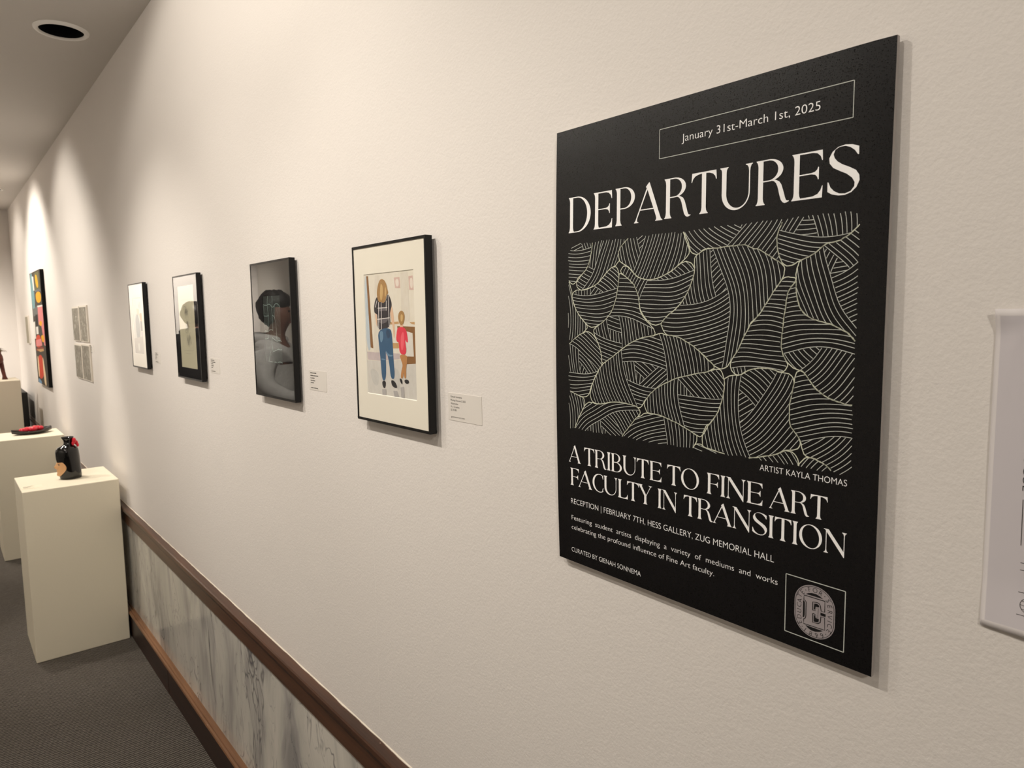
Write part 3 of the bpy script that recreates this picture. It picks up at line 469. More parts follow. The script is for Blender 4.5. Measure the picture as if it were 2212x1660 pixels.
def word(s, u0, u1, base, cap, m, gap=.045):
    kern = {'TY': -.10, 'LT': -.12, 'FA': -.10, 'AC': -.02, 'RA': -.03, 'TR': -.03, 'UT': -.02, 'TO': -.04, 'TI': -.02, 'IT': -.02, 'AN': -.02, 'RT': -.02, 'CU': -.02}
    adv = []; x = 0
    for i, ch in enumerate(s):
        if i: x += gap + kern.get(s[i - 1:i + 1], 0)
        adv.append(x); x += G[ch][0]
    k = (u1 - u0) / x
    for ch, a in zip(s, adv): glyph(ch, u0 + a * k, u0 + (a + G[ch][0]) * k, base, cap, m)

m = MB()
for ch, a, b, base, cap in (('D', 25.4, 66.6, 139.6, 47.6), ('E', 71.9, 104.6, 138.9, 47.4), ('P', 109.7, 141.8, 138.2, 47.2), ('A', 140.8, 184.5, 137.7, 46.6), ('R', 187.0, 224.8, 137.1, 46.6),
                            ('T', 225.0, 259.9, 136.6, 46.7), ('U', 263.0, 303.4, 136.6, 46.8), ('R', 307.6, 345.2, 136.0, 46.4), ('E', 347.7, 380.3, 135.9, 46.2), ('S', 385.1, 416.6, 135.9, 46.6)):
    glyph(ch, a, b, base, cap, m)
build('title_lettering', m, M_WHITE, poster, label='white serif title reading DEPARTURES', fix=False)
m = MB()
for s, a, b, base in (('A', 24.1, 47.0, 460.6), ('TRIBUTE', 53.6, 186.5, 460.6), ('TO', 194.6, 241.8, 460.9), ('FINE', 252.3, 323.6, 461.0), ('ART', 331.6, 396.0, 461.2)):
    word(s, a, b, base, 24.8, m)
for s, a, b, base in (('FACULTY', 26.6, 172.0, 494.0), ('IN', 180.8, 210.8, 494.3), ('TRANSITION', 219.4, 416.4, 494.3)):
    word(s, a, b, base, 25.0, m)
build('subtitle_lettering', m, M_WHITE, poster, label='white serif subtitle in two lines', fix=False)

def line2d(m, pts, wd, mi=0, off=.0003, closed=False):
    """ribbon along a polyline in poster millimetres"""
    if closed: pts = list(pts) + [pts[0], pts[1]]
    n = len(pts); L = []; R_ = []
    for i in range(n):
        a = pts[max(i - 1, 0)]; b = pts[min(i + 1, n - 1)]
        dx, dy = b[0] - a[0], b[1] - a[1]; d = math.hypot(dx, dy) or 1
        nx, ny = -dy / d * wd / 2, dx / d * wd / 2
        L.append((pts[i][0] + nx, pts[i][1] + ny)); R_.append((pts[i][0] - nx, pts[i][1] - ny))
    vs_ = L + R_
    put2d(m, vs_, [(i, i + 1, n + i + 1, n + i) for i in range(n - 1)], mi, off)
def rect2d(m, a, b, c, d, wd, seg=10):
    for p, q in (((a, b), (c, b)), ((c, b), (c, d)), ((c, d), (a, d)), ((a, d), (a, b))):
        line2d(m, [(p[0] + (q[0] - p[0]) * i / seg, p[1] + (q[1] - p[1]) * i / seg) for i in range(seg + 1)], wd)

m = MB(); put2d(m, *text_fit('January 31st-March 1st, 2025', 211, 375.6, 51.0, 8.6)); build('date_lettering', m, M_WHITE, poster, fix=False)
m = MB(); rect2d(m, 178.8, 30.9, 407.8, 65.0, .75); build('date_box_border', m, M_LINE, poster, fix=False)
m = MB(); put2d(m, *text_fit('ARTIST KAYLA THOMAS', 319.4, 414.2, 421.6, 6.5)); build('artist_credit', m, M_WHITE, poster, fix=False)
m = MB()
put2d(m, *text_fit('RECEPTION | FEBRUARY 7TH, HESS GALLERY, ZUG MEMORIAL HALL', 26.7, 338.6, 521.2, 7.6))
build('reception_line', m, M_WHITE, poster, fix=False)
m = MB()
ws = 'Featuring student artists displaying a variety of mediums and works'.split()
ln = [len(x_) for x_ in ws]; wid = [max(p[0] for p in text_tris(x_)[0]) for x_ in ws]
gap = 6.6; ks = (343.4 - 27.5 - gap * (len(ws) - 1)) / sum(wid); x = 27.5
for s, wd in zip(ws, wid):
    e = wd * ks; put2d(m, *text_fit(s, x, x + e, 545.1, 6.6)); x += e + gap
put2d(m, *text_fit('celebrating the profound influence of Fine Art faculty.', 27.2, 263.6, 559.2, 6.6))
build('description_text', m, M_WHITE, poster, fix=False)
m = MB()
put2d(m, *text_fit('CURATED BY GIENAH SONNEMA', 26.1, 153.2, 593.0, 6.6))
build('curator_line', m, M_WHITE, poster, fix=False)

# ---- line drawing : rounded cells filled with bands of contour lines, cropped to a rectangle
ART_T = lambda u: 153.6 - 2.3 * (u - 24.4) / 394.4
ART_B = lambda u: 413.5 - 2.5 * (u - 24.4) / 394.4
def inart(u, v, e=.0): return 24.6 + e <= u <= 418.9 - e and ART_T(u) + e <= v <= ART_B(u) - e
def pin(poly, P):
    """vectorised point in polygon"""
    x, y = P[:, 0], P[:, 1]; res = np.zeros(len(P), bool); n = len(poly)
    for i in range(n):
        x1, y1 = poly[i]; x2, y2 = poly[(i + 1) % n]
        if y1 == y2: continue
        c = ((y1 > y) != (y2 > y)) & (x < (x2 - x1) * (y - y1) / (y2 - y1) + x1)
        res ^= c
    return res
def chaikin(p, n=1):
    for _ in range(n):
        q = []
        for i in range(len(p)):
            a, b = p[i], p[(i + 1) % len(p)]
            q += [(a[0] * .75 + b[0] * .25, a[1] * .75 + b[1] * .25), (a[0] * .25 + b[0] * .75, a[1] * .25 + b[1] * .75)]
        p = q
    return p
def drawing():
    m = MB(); rnd = random.Random(11); SP = 4.9
    for ci, (raw, bands) in enumerate(DATA['CELLS']):
        poly = chaikin([(a / 10, b / 10) for a, b in raw], 1)
        xs = [p[0] for p in poly]; ys = [p[1] for p in poly]
        gx, gy = np.meshgrid(np.arange(min(xs), max(xs), 1.6), np.arange(min(ys), max(ys), 1.6))
        Gp = np.stack([gx.ravel(), gy.ravel()], 1); Gp = Gp[pin(poly, Gp)]
        if len(Gp) == 0: continue
        # outline
        run = []
        pts = poly + [poly[0]]
        for a in pts:
            j = (a[0] + .25 * math.sin(a[1] * .9 + ci), a[1] + .25 * math.sin(a[0] * .8 + ci))
            if inart(*j, 1.3): run.append(j)
            else:
                if len(run) > 1: line2d(m, run, 1.05, 1, .00032)
                run = []
        if len(run) > 1: line2d(m, run, 1.05, 1, .00032)
        cons = []
        bl = list(bands); k = 0; last = bl[-1][0]
        a1, a2, p1, p2 = (rnd.uniform(.05, .09), rnd.uniform(.05, .09), rnd.uniform(0, 6), rnd.uniform(0, 6))
        remain = Gp
        while k < 14 and len(remain) > 10:
            if k < len(bl): ang, n = bl[k]
            else: last += 112; ang, n = last, 4
            size = math.sqrt(len(remain)) * 1.6
            kc = .0034 if k < 4 else .0015
            ca, sa = math.cos(math.radians(ang)), -math.sin(math.radians(ang))
            c0 = remain.mean(0)
            def S(P, ca=ca, sa=sa, c0=c0, kc=kc, a1=a1, a2=a2, p1=p1 + k, p2=p2):
                d = P - c0; s = d[:, 0] * ca + d[:, 1] * sa; t = -d[:, 0] * sa + d[:, 1] * ca
                return s + kc * t * t - 1.3 * np.sin(a1 * P[:, 0] + p1) * np.sin(a2 * P[:, 1] + p2) * 1.2
            sv = S(remain); smax = float(np.quantile(sv, .997)); smin = sv.min()
            n = min(n, max(1, int((smax - smin) / SP)))
            ext = 1.05 * (np.abs(remain - c0).max() * 1.5 + 5)
            tt = np.arange(-ext, ext, 1.7)
            for i in range(n + 1):
                target = smax - (i + .55) * SP + (rnd.uniform(-.5, .5) if i < n else 0)
                # march the contour S = target along t
                s_ = np.full(len(tt), target)
                for _ in range(4):
                    P = np.stack([c0[0] + s_ * ca - tt * sa, c0[1] + s_ * sa + tt * ca], 1)
                    s_ = s_ - (S(P) - target)
                P = np.stack([c0[0] + s_ * ca - tt * sa, c0[1] + s_ * sa + tt * ca], 1)
                ok = pin(poly, P)
                for Sf, lim in cons: ok &= Sf(P) <= lim + .3
                run = []
                for q, o_ in zip(P, ok):
                    if o_ and inart(q[0], q[1], .2): run.append((float(q[0]), float(q[1])))
                    else:
                        if len(run) > 2: line2d(m, run, .62 + .14 * rnd.random(), 0)
                        run = []
                if len(run) > 2: line2d(m, run, .7, 0)
            lim = smax - (n + .55) * SP
            cons.append((S, lim)); remain = remain[S(remain) < lim - .8]
            k += 1
    return m
build('line_drawing', drawing(), [M_LINE, M_OUT], poster, label='pale contour-line drawing of rounded cells', fix=False)

# ---- emblem in its square border
m = MB(); rect2d(m, 352.9, 529.2, 416.4, 593.2, .9); build('emblem_border', m, M_LINE, poster, fix=False)
CX, CY = 385.0, 561.4
def stad(rx, ry, rc, n=14):
    p = []
    for (sx, sy, a) in ((1, 1, 0), (-1, 1, 90), (-1, -1, 180), (1, -1, 270)):
        for i in range(n + 1):
            t = math.radians(a + 90 * i / n); p.append((CX + sx * (rx - rc) + rc * math.cos(t), CY + sy * (ry - rc) + rc * math.sin(t)))
    return p
m = MB()
pts, tr = tess([stad(21.8, 28.2, 21.0)]); put2d(m, pts, tr, 0, .0003)
a, b = stad(20.8, 27.2, 20.0), stad(20.3, 26.7, 19.5)
n_ = len(a); put2d(m, a + b, [(i, (i + 1) % n_, n_ + (i + 1) % n_, n_ + i) for i in range(n_)], 1, .0004)
for ch, u, v in DATA['LET']:
    u, v = u / 10, v / 10
    yy = max(-7.2, min(7.2, v - CY)); a = math.atan2(v - CY - yy, u - CX)      # direction outwards
    bottom = v > 578 and ch in '1899\u00b7'
    if ch == '\u00b7':
        pts, tr = tess([arc(u, v, .5, .5, 0, 360, 10)[:-1]]); put2d(m, pts, tr, 1, .0004); continue
    tv, tf = text_tris(ch); x0 = (min(p[0] for p in tv) + max(p[0] for p in tv)) / 2; y0 = CAPH / 2
    sx = 4.9 / CAPH; up_ = (math.cos(a), math.sin(a))
    if bottom: up_ = (-up_[0], -up_[1])
    rt_ = (-up_[1], up_[0])
    put2d(m, [(u + ((p[0] - x0) * rt_[0] * .95 + (p[1] - y0) * up_[0]) * sx, v + ((p[0] - x0) * rt_[1] * .95 + (p[1] - y0) * up_[1]) * sx) for p in tv], tf, 1, .0004)
for s in DATA['EMB']['slots'][:3]:
    pts, tr = tess([[(x_ / 10, y_ / 10) for x_, y_ in s]]); put2d(m, pts, tr, 1, .0004)
E_ = [(x_ / 10, y_ / 10) for x_, y_ in DATA['EMB']['E']]
line2d(m, E_, .8, 1, .00045, True)
for s in DATA['EMB']['slots'][3:]:
    pts, tr = tess([[(x_ / 10, y_ / 10) for x_, y_ in s]]); put2d(m, pts, tr, 1, .00045)
line2d(m, [(x_ / 10, y_ / 10) for x_, y_ in DATA['EMB']['inE'][0]], .45, 0, .0005, True)
build('emblem', m, [M_GREY, M_BLACKINK], poster, label='grey rounded seal with a block letter E', fix=False)

# ------------------------------------------------------------------ framed works on the wall
def wall_put(m, polys, fr, X, mats_idx, step=.00006):
    Y0, Y1, z0, z1 = FRM[fr]
    for k, (c, pts) in enumerate(polys):
        if c in ORGANIC: pts = chaikin(pts, 2)
        p2, tr = tess([[(a / 10, b / 10) for a, b in pts]])
        m.mesh([(X - step * k, Y0 - u / 1000, z0 - v / 1000) for u, v in p2], tr, mats_idx[c])
def clip_polys(polys, w_, h_):
    out = []
    for c, pts in polys:
        p = pts
        for ax, lim, sg in ((0, 0, 1), (0, w_ * 10000, -1), (1, 0, 1), (1, h_ * 10000, -1)):
            q = []
            for i in range(len(p)):
                a, b = p[i], p[(i + 1) % len(p)]; da, db = (a[ax] - lim) * sg, (b[ax] - lim) * sg
                if da >= 0: q.append(a)
                if da * db < 0:
                    t = da / (da - db); q.append([a[0] + (b[0] - a[0]) * t, a[1] + (b[1] - a[1]) * t])
            p = q
            if not p: break
        if len(p) > 2: out.append((c, p))
    return out

def ring_box(m, o_, i_, x0, x1, mi=0):
    """rectangular frame between outer (Y0,Y1,z0,z1) and inner rect, from x0 (front) to x1 (back)"""
    (a, b, c, d), (e, f, g, h) = o_, i_
    m.box(x0, x1, a, b, c, g, mi); m.box(x0, x1, a, b, h, d, mi); m.box(x0, x1, a, e, g, h, mi); m.box(x0, x1, f, b, g, h, mi)

def frame(fr, op, label, matm, matlabel=None, bev=None):
    Y0, Y1, z0, z1 = FRM[fr]
    t = thing('framed_picture', (0, (Y0 + Y1) / 2, z1), label, 'framed picture')
    bw = .005
    m = MB(); ring_box(m, (Y0, Y1, z0, z1), (Y0 - bw, Y1 + bw, z0 - bw, z1 + bw), -.021, -.006)
    build('frame', m, M_BLACKFRAME, t, bevel=.0007)
    m = MB(); m.box(-.009, -.0065, Y0 - .001, Y1 + .001, z0 - .001, z1 + .001); build('backing_board', m, M_MATB, t)
    for y in (Y0 - .02, Y1 + .02):
        m = MB(); m.cyl((-.0065, y, z1 + .012), .006, .0065, 'x', 14); build('bumper', m, M_BLACKFRAME, t)
    a, b, c, d = FRM[op]
    m = MB(); ring_box(m, (Y0 - .004, Y1 + .004, z0 - .004, z1 + .004), (a, b, c, d), -.0194, -.0178, 0)
    e = .0014    # bevelled opening
    I_ = [(-.0194, a, c), (-.0194, b, c), (-.0194, b, d), (-.0194, a, d)]; J_ = [(-.0180, a - e, c - e), (-.0180, b + e, c - e), (-.0180, b + e, d + e), (-.0180, a - e, d + e)]
    for k in range(4): m.face((I_[k], I_[(k + 1) % 4], J_[(k + 1) % 4], J_[k]), 1)
    build('mat_board', m, [matm, bev or M_BEVEL], t, label=matlabel, fix=False)
    m = MB(); X = -.0202; m.face(((X, Y0 - .004, z1 + .004), (X, Y1 + .004, z1 + .004), (X, Y1 + .004, z0 - .004), (X, Y0 - .004, z0 - .004)))
    build('glazing', m, M_GLASS, t, fix=False)
    return t
def sheet(fr, X, mi=0, m=None):
    m = m or MB(); Y0, Y1, z0, z1 = FRM[fr]; m.box(X, X + .0006, Y0 + .002, Y1 - .002, z0 + .002, z1 - .002, mi); return m

def wash(name, rgb, var):
    m = mat(name, rgb, .8, .15); t = NT(m); n = t.noise(t.coord((1, 1, .6)), 90, 3, .6)
    t.color(t.mix(t.math('MULTIPLY', n, var), rgb, tuple(min(255, int(c * 1.25 + 24)) for c in rgb))); return m
def pal(d, var=.35): return [wash('paint_' + k, v, var) for k, v in d.items()], {k: i for i, k in enumerate(d)}
ORGANIC = {'hair', 'hair2', 'skin', 'jean', 'jean2', 'jean3', 'shirt', 'red', 'red2', 'tan2', 'black', 'blue', 'floor2', 'bluegrey', 'orange', 'lav', 'teal', 'maroon', 'cream'}
# watercolour of the two walkers
t4 = frame('f4', 'op4', 'black-framed watercolour of a long-haired woman walking beside a child in red', M_MATW, 'wide white mat')
ms, ix = pal(dict(bg=(226, 217, 198), floor=(204, 198, 188), floor2=(190, 186, 180), blue=(178, 190, 200), purple=(186, 172, 172), wall2=(216, 206, 188), pink=(206, 172, 162), cream=(228, 212, 196), brown=(128, 88, 48), tan=(186, 146, 98),
    marble=(218, 212, 200), skin=(222, 176, 146), shirt=(38, 36, 42), shirt2=(92, 88, 92), white=(222, 216, 212), jean=(44, 84, 118), jean2=(98, 132, 158), jean3=(34, 62, 92), black=(30, 30, 34), hair=(158, 120, 70), hair2=(196, 160, 106), red=(222, 52, 72), red2=(238, 92, 104), tan2=(176, 124, 74), grey=(166, 162, 160)))
m = sheet('op4', -.0178); a, b, c, d = FRM['op4']; wall_put(m, clip_polys(DATA['WATER'], a - b, c - d), 'op4', -.0179, ix, .00001)
build('watercolour', m, ms, t4, label='watercolour of a woman and child seen from behind', fix=False)

# black print with faint rectangle of pale lines
t3 = frame('f3', 'op3', 'black-framed dark print with a faint rectangle of pale lines, glass mirroring a person', M_MATB, 'black mat', M_MATB)
m = sheet('op3', -.0178); a, b, c, d = FRM['op3']; rnd = random.Random(5)
def wline(m, pts, wd, mi, X, Y0, z0):
    n = len(pts); L, R_ = [], []
    for i in range(n):
        p, q = pts[max(i - 1, 0)], pts[min(i + 1, n - 1)]; dx, dy = q[0] - p[0], q[1] - p[1]; dd = math.hypot(dx, dy) or 1
        nx, ny = -dy / dd * wd / 2, dx / dd * wd / 2
        L.append((X, Y0 - (pts[i][0] + nx) / 1000, z0 - (pts[i][1] + ny) / 1000)); R_.append((X, Y0 - (pts[i][0] - nx) / 1000, z0 - (pts[i][1] - ny) / 1000))
    m.mesh(L + R_, [(i, i + 1, n + i + 1, n + i) for i in range(n - 1)], mi)
W3, H3 = (a - b) * 1000, (c - d) * 1000
nodes = [[((i + rnd.uniform(-.32, .32) * (0 < i < 4)) * W3 / 4, (j + rnd.uniform(-.3, .3) * (0 < j < 6)) * H3 / 6) for i in range(5)] for j in range(7)]
def curve(p, q, bend):
    mx, my = (p[0] + q[0]) / 2 + bend * (q[1] - p[1]), (p[1] + q[1]) / 2 - bend * (q[0] - p[0])
    return [((1 - t) ** 2 * p[0] + 2 * t * (1 - t) * mx + t * t * q[0], (1 - t) ** 2 * p[1] + 2 * t * (1 - t) * my + t * t * q[1]) for t in [k / 8 for k in range(9)]]
for j in range(7):
    for i in range(5):
        if i < 4 and rnd.random() < .7: wline(m, curve(nodes[j][i], nodes[j][i + 1], rnd.uniform(-.35, .35)), 1.5, 1, -.01795, a, c)
        if j < 6 and rnd.random() < .75: wline(m, curve(nodes[j][i], nodes[j + 1][i], rnd.uniform(-.3, .3)), 1.4, 1, -.01795, a, c)
for k in range(90):
    x, y = rnd.uniform(3, W3 - 12), rnd.uniform(3, H3 - 12); q = (min(W3 - 2, x + rnd.uniform(4, 16)), min(H3 - 2, y + rnd.uniform(-4, 18)))
    wline(m, curve((x, y), q, rnd.uniform(-.3, .3)), .7, 2, -.01793, a, c)
build('print', m, [mat('dark_print', (44, 50, 48), .7, .2), mat('pale_teal_line', (140, 158, 152), .7, .2), mat('dim_teal_line', (84, 96, 92), .7, .2)], t3, fix=False)

# pencil studies on cream paper in a black mat
t2 = frame('f2', 'op2', 'black-framed cream paper with three grey pencil scribbles, wide black mat', M_MATB, 'wide black mat', M_MATB)
m = sheet('op2', -.0178); a, b, c, d = FRM['op2']; rnd = random.Random(9)
for (cx, cy) in ((92, 93), (102, 140), (102, 189)):
    for k in range(60):
        an = rnd.uniform(.6, 2.2); L_ = rnd.uniform(8, 26); ox, oy = rnd.gauss(0, 11), rnd.gauss(0, 9)
        p = (cx + ox - math.cos(an) * L_ / 2, cy + oy + math.sin(an) * L_ / 2); q = (cx + ox + math.cos(an) * L_ / 2, cy + oy - math.sin(an) * L_ / 2)
        wline(m, curve(p, q, rnd.uniform(-.5, .5)), rnd.uniform(.5, 1.5), 1 if rnd.random() < .6 else 2, -.0179 - .00001 * (k % 3), a, c)
for pts in ([(36, 50), (160, 50)], [(35, 227), (158, 224)], [(37, 50), (36, 227)], [(160, 50), (158, 224)], [(60, 236), (130, 236)]):
    wline(m, pts, 1.0, 2, -.0179, a, c)
build('pencil_drawing', m, [mat('cream_paper', (200, 194, 168), .85, .1), mat('graphite', (120, 118, 106), .7, .2), mat('light_graphite', (170, 166, 148), .7, .2)], t2, fix=False)

# pale sketch in a white mat
t1 = frame('f1', 'op1', 'black-framed pale blue and ochre sketch in a wide white mat, farthest of the framed row', M_MATW, 'wide white mat')
ms, ix = pal(dict(pale=(222, 220, 208), line=(170, 164, 146), teal=(176, 190, 188), bluegrey=(128, 138, 142), tan=(204, 184, 150), orange=(190, 148, 84), greyd=(110, 108, 106), lav=(198, 188, 196), grey=(184, 178, 170)))
m = MB(); a, b, c, d = FRM['op1']; wall_put(m, clip_polys(DATA['PIC1'], a - b, c - d), 'op1', -.0179, ix, .00004)
m2 = sheet('op1', -.0178); m2.mesh(m.v, m.f, 0); m2.mi[-len(m.mi):] = m.mi
build('sketch', m2, ms, t1, fix=False)

# bright abstract canvas
Y0, Y1, z0, z1 = FRM['paint']
tp = thing('canvas_painting', (0, (Y0 + Y1) / 2, z1), 'tall bright abstract canvas with orange, pink and red patches and black edges', 'painting')
m = MB(); m.box(-.0255, -.0008, Y0, Y1, z0, z1); build('canvas', m, mat('canvas_black_edge', (14, 14, 13), .7, .2), tp)
ms, ix = pal(dict(dark=(66, 60, 52), teal=(104, 138, 142), white=(214, 206, 196), olive=(92, 90, 62), orange=(222, 150, 36), grey=(98, 98, 94), pink=(208, 122, 120), black=(36, 34, 32), red=(186, 66, 44), maroon=(122, 58, 46), tan=(178, 138, 92), cream=(220, 186, 150), blue=(110, 140, 168)))
m = MB(); wall_put(m, clip_polys(DATA['PAINT'], Y0 - Y1, z0 - z1), 'paint', -.0257, ix, .00004); build('painted_surface', m, ms, tp, fix=False)

# grey prints, two over two
M_PR = mat('grey_print_paper', (150, 144, 132), .7, .2)
t = NT(M_PR); p = t.coord((1, 1, 1)); cl = t.noise(p, 22, 3, .6, 1.2)
t.color(t.ramp(cl, [(.3, (124, 119, 108)), (.58, (156, 149, 137)), (.72, (212, 205, 194))]))
M_PRE = mat('print_pale_edge', (232, 224, 212), .7)
for k, lab in (('t1', 'upper left of the four unframed grey prints'), ('t2', 'upper right of the four unframed grey prints'), ('t3', 'lower left of the four unframed grey prints'), ('t4', 'lower right of the four unframed grey prints')):
    a, b, c, d = FRM[k]
    tt = thing('mounted_print', (0, (a + b) / 2, d), lab + ', on the wall left of the pale sketch', 'print', 'grid of four grey prints')
    m = MB(); m.box(-.008, 0, a, b, c, d); build('mount', m, M_PRE, tt)
    m = MB(); m.box(-.0086, -.0078, a - .002, b + .018, c - .010, d + .004); build('image', m, M_PR, tt)
a, b, c, d = FRM['thin']
m = MB(); m.box(-.012, 0, a, b, c, d, 0); m.box(-.0126, -.0118, a - .002, b + .002, c - .012, d + .002, 1)
tag(build('small_panel', m, [M_PRE, mat('olive_grey_print', (150, 142, 122), .7)], loc=(0, (a + b) / 2, d)), 'small narrow olive-grey panel on the wall beyond the bright abstract canvas', 'panel')

# ---- clear captions beside the pictures
def caption(k, label, lines):
    Y0, Y1, z0, z1 = FRM[k]
    t = thing('wall_label', (0, (Y0 + Y1) / 2, z1), label, 'label', 'clear wall labels')
    m = MB(); m.box(-.0007, 0, Y0, Y1, z0, z1); build('clear_card', m, M_LABEL, t)
    m = MB(); rnd = random.Random(k)
    for s, u0, u1, base, cap in lines:
        if s:
            v, f = text_fit(s, u0, u1, base, cap)
            m.mesh([(-.0009, Y0 - u / 1000, z0 - w_ / 1000) for u, w_ in v], f)
        else:       # too small in the photograph to read
            x = u0
            while x < u1:
                w_ = min(rnd.uniform(1.2, 2.6), u1 - x); hh = cap * rnd.choice((.7, .7, 1.0))
                m.face([(-.0009, Y0 - q[0] / 1000, z0 - q[1] / 1000) for q in ((x, base - hh), (x + w_, base - hh), (x + w_, base), (x, base))]); x += w_ + .7
    build('caption_text', m, M_TXT, t, fix=False)
rows = [('Gienah Sonnema', 8, 42, 7.9, 3.4), ('Moving Forward, 2025', 7.8, 52.6, 14.2, 3.4), ('Watercolor', 8, 31, 20.2, 3.4), ('9 x 12 inches', 8.2, 34, 26, 3.4), ('$125.00', 8, 25, 31.6, 3.4), ('gammacorviart.com', 8.4, 49.2, 43.8, 3.2)]
caption('lab4', 'clear caption label beside the watercolour of the woman and child', rows)
blur = [('', a, b, c, 2.4) for _, a, b, c, _ in rows]
caption('lab3', 'clear caption label beside the dark print with the mirrored person', blur)
caption('lab2', 'clear caption label beside the pencil scribbles in the black mat', blur)
caption('lab1', 'clear caption label beside the pale blue and ochre sketch', blur)
caption('lab0', 'clear caption label at the right edge of the four grey prints', blur)

# ---- paper sheet at the right edge
PY0, PZ0, PWD, PHT = .1905, 1.6185, .216, .280
tpap = thing('paper_sheet', (0, PY0 - PWD / 2, PZ0 - PHT), 'white paper notice on the wall right of the black poster', 'paper')
def pX(u, v):       # u,v 0..1 : slight lift at the bottom, puckered and turned-out top left corner
    x = .0012 + .0050 * max(0, v - .85) / .15 * min(1, u * 3 + .25) + .0012 * math.sin(v * 5) * .5
    c = max(0, 1 - math.hypot(u * 9, v * 14)); x += .006 * c
    x += .0012 * math.exp(-((u - .075 + v * .12) / .012) ** 2) * max(0, 1 - v / .28)
    x += .0009 * math.exp(-((u - .13 + v * .5) / .012) ** 2) * max(0, 1 - v / .14)
    return -x
m = MB(); NU, NV = 60, 48
PV = [[(pX(i / NU, j / NV), PY0 - PWD * i / NU, PZ0 - PHT * j / NV) for i in range(NU + 1)] for j in range(NV + 1)]
for j in range(NV):
    for i in range(NU): m.face((PV[j][i], PV[j + 1][i], PV[j + 1][i + 1], PV[j][i + 1]), 1 if (i < 1 or i >= NU - 1 or j < 1 or j >= NV - 1) else 0, True)
o = build('sheet', m, [M_PAPER, M_PAPERB], tpap)
o.modifiers.new('thickness', 'SOLIDIFY').thickness = .0002
m = MB()
def pp(u, v): return (pX(u / 1000 / PWD, v / 1000 / PHT) - .0004, PY0 - u / 1000, PZ0 - v / 1000)
v_, f_ = text_fit('CATALOGUE', 0, 66, 0, 6.0)
m.mesh([pp(25.3 - y, 87.4 + x) for x, y in v_], f_)
def pl(pts, wd=.5):
    for (a, b), (c, d) in zip(pts[:-1], pts[1:]):
        dx, dy = c - a, d - b; L_ = math.hypot(dx, dy) or 1; nx, ny = -dy / L_ * wd / 2, dx / L_ * wd / 2
        m.face([pp(a + nx, b + ny), pp(c + nx, d + ny), pp(c - nx, d - ny), pp(a - nx, b - ny)])
pl([(26.3, 161), (26.6, 201)]); pl([(27, 216), (100, 216)]); pl([(27, 222.3), (100, 222.3)]); pl([(26.8, 241.8), (100, 241.8)]); pl([(26.5, 261.3), (100, 261.3)])
gc = (35.2, 252.3)
for rx, ry, dx in ((6.6, 6.6, 0), (3.2, 6.6, 0)):
    pl([(gc[0] + rx * math.cos(k * math.pi / 16), gc[1] + ry * math.sin(k * math.pi / 16)) for k in range(33)], .45)
for dv in (-3.4, 0, 3.4):
    hw = math.sqrt(6.6 ** 2 - dv ** 2); pl([(gc[0] - hw, gc[1] + dv + .8 * 0), (gc[0], gc[1] + dv + 1.0), (gc[0] + hw, gc[1] + dv)], .45)
pl([(gc[0], gc[1] - 6.6), (gc[0], gc[1] + 6.6)], .45)
build('printed_marks', m, M_TXT, tpap, fix=False)

# ------------------------------------------------------------------ pedestals and the objects on them
def pedestal(x0, x1, y0, y1, h, label):
    m = MB(); m.box(x0, x1, y0, y1, 0, h)
    return tag(build('display_pedestal', m, M_PED, loc=((x0 + x1) / 2, (y0 + y1) / 2, 0), bevel=.004), label, 'pedestal', 'white display pedestals')
pedestal(-.434, -.0365, 3.872, 4.272, .831, 'nearest ivory box pedestal, carrying the black head-shaped vase')
pedestal(-.434, -.0365, 5.716, 6.112, .824, 'middle ivory box pedestal, carrying the dark dish of red pieces')
pedestal(-.56, -.148, 7.20, 7.60, 1.122, 'tallest ivory box pedestal, farthest back at the left edge')
m = MB(); m.box(-.46, -.05, 7.86, 8.50, 0, .96)  # plain black box standing for a dark strip of unknown kind
tag(build('cuboid', m, mat('black_cuboid', (14, 13, 12), .5), loc=(-.25, 8.2, 0), bevel=.01), 'black cabinet in the far corner behind the tallest pedestal', 'cuboid')
# little caption lying on the nearest pedestal
t = thing('pedestal_label', (-.39, 3.98, .831), 'clear caption label lying on the front left corner of the nearest pedestal', 'label')
m = MB(); m.box(-.428, -.345, 3.930, 4.005, .8310, .8316); build('clear_card', m, mat('clear_ivory_card', (238, 228, 204), .4), t)
m = MB(); rnd = random.Random(2)
for k, L_ in enumerate((34, 44, 23, 26, 17, 0, 40)):
    y = 3.996 - k * .0085; x = -.420
    while x < -.420 + L_ / 1000:
        w_ = rnd.uniform(.0015, .003); m.face([(x, y - .003, .8318), (x + w_, y - .003, .8318), (x + w_, y, .8318), (x, y, .8318)]); x += w_ + .001
build('caption_text', m, M_TXT, t, fix=False)

# black vase shaped like a head
VX, VY, VZ = -.222, 4.062, .831
tv = thing('head_vase', (VX, VY, VZ), 'glossy black vase shaped as a head with a tan face and a red flower', 'vase')
def ell(cx, cy, z, rx, ry, n=36): return [(VX + cx + rx * math.cos(2 * math.pi * k / n), VY + cy + ry * math.sin(2 * math.pi * k / n), VZ + z) for k in range(n)]
m = MB(); prof = [(.0, .043, .009), (.004, .047, .008), (.02, .0485, .007), (.05, .0490, .005), (.08, .0500, .003), (.11, .0512, .0005), (.135, .0508, -.001), (.150, .048, -.001), (.160, .040, 0), (.168, .026, .004), (.173, .021, .006), (.182, .019, .007), (.192, .020, .007), (.201, .024, .006), (.208, .0275, .005), (.210, .026, .005)]
R_ = [ell(cx, 0, z, r, r * .92) for z, r, cx in prof] + [ell(.005, 0, .204, .020, .019), ell(.005, 0, .18, .012, .012)]
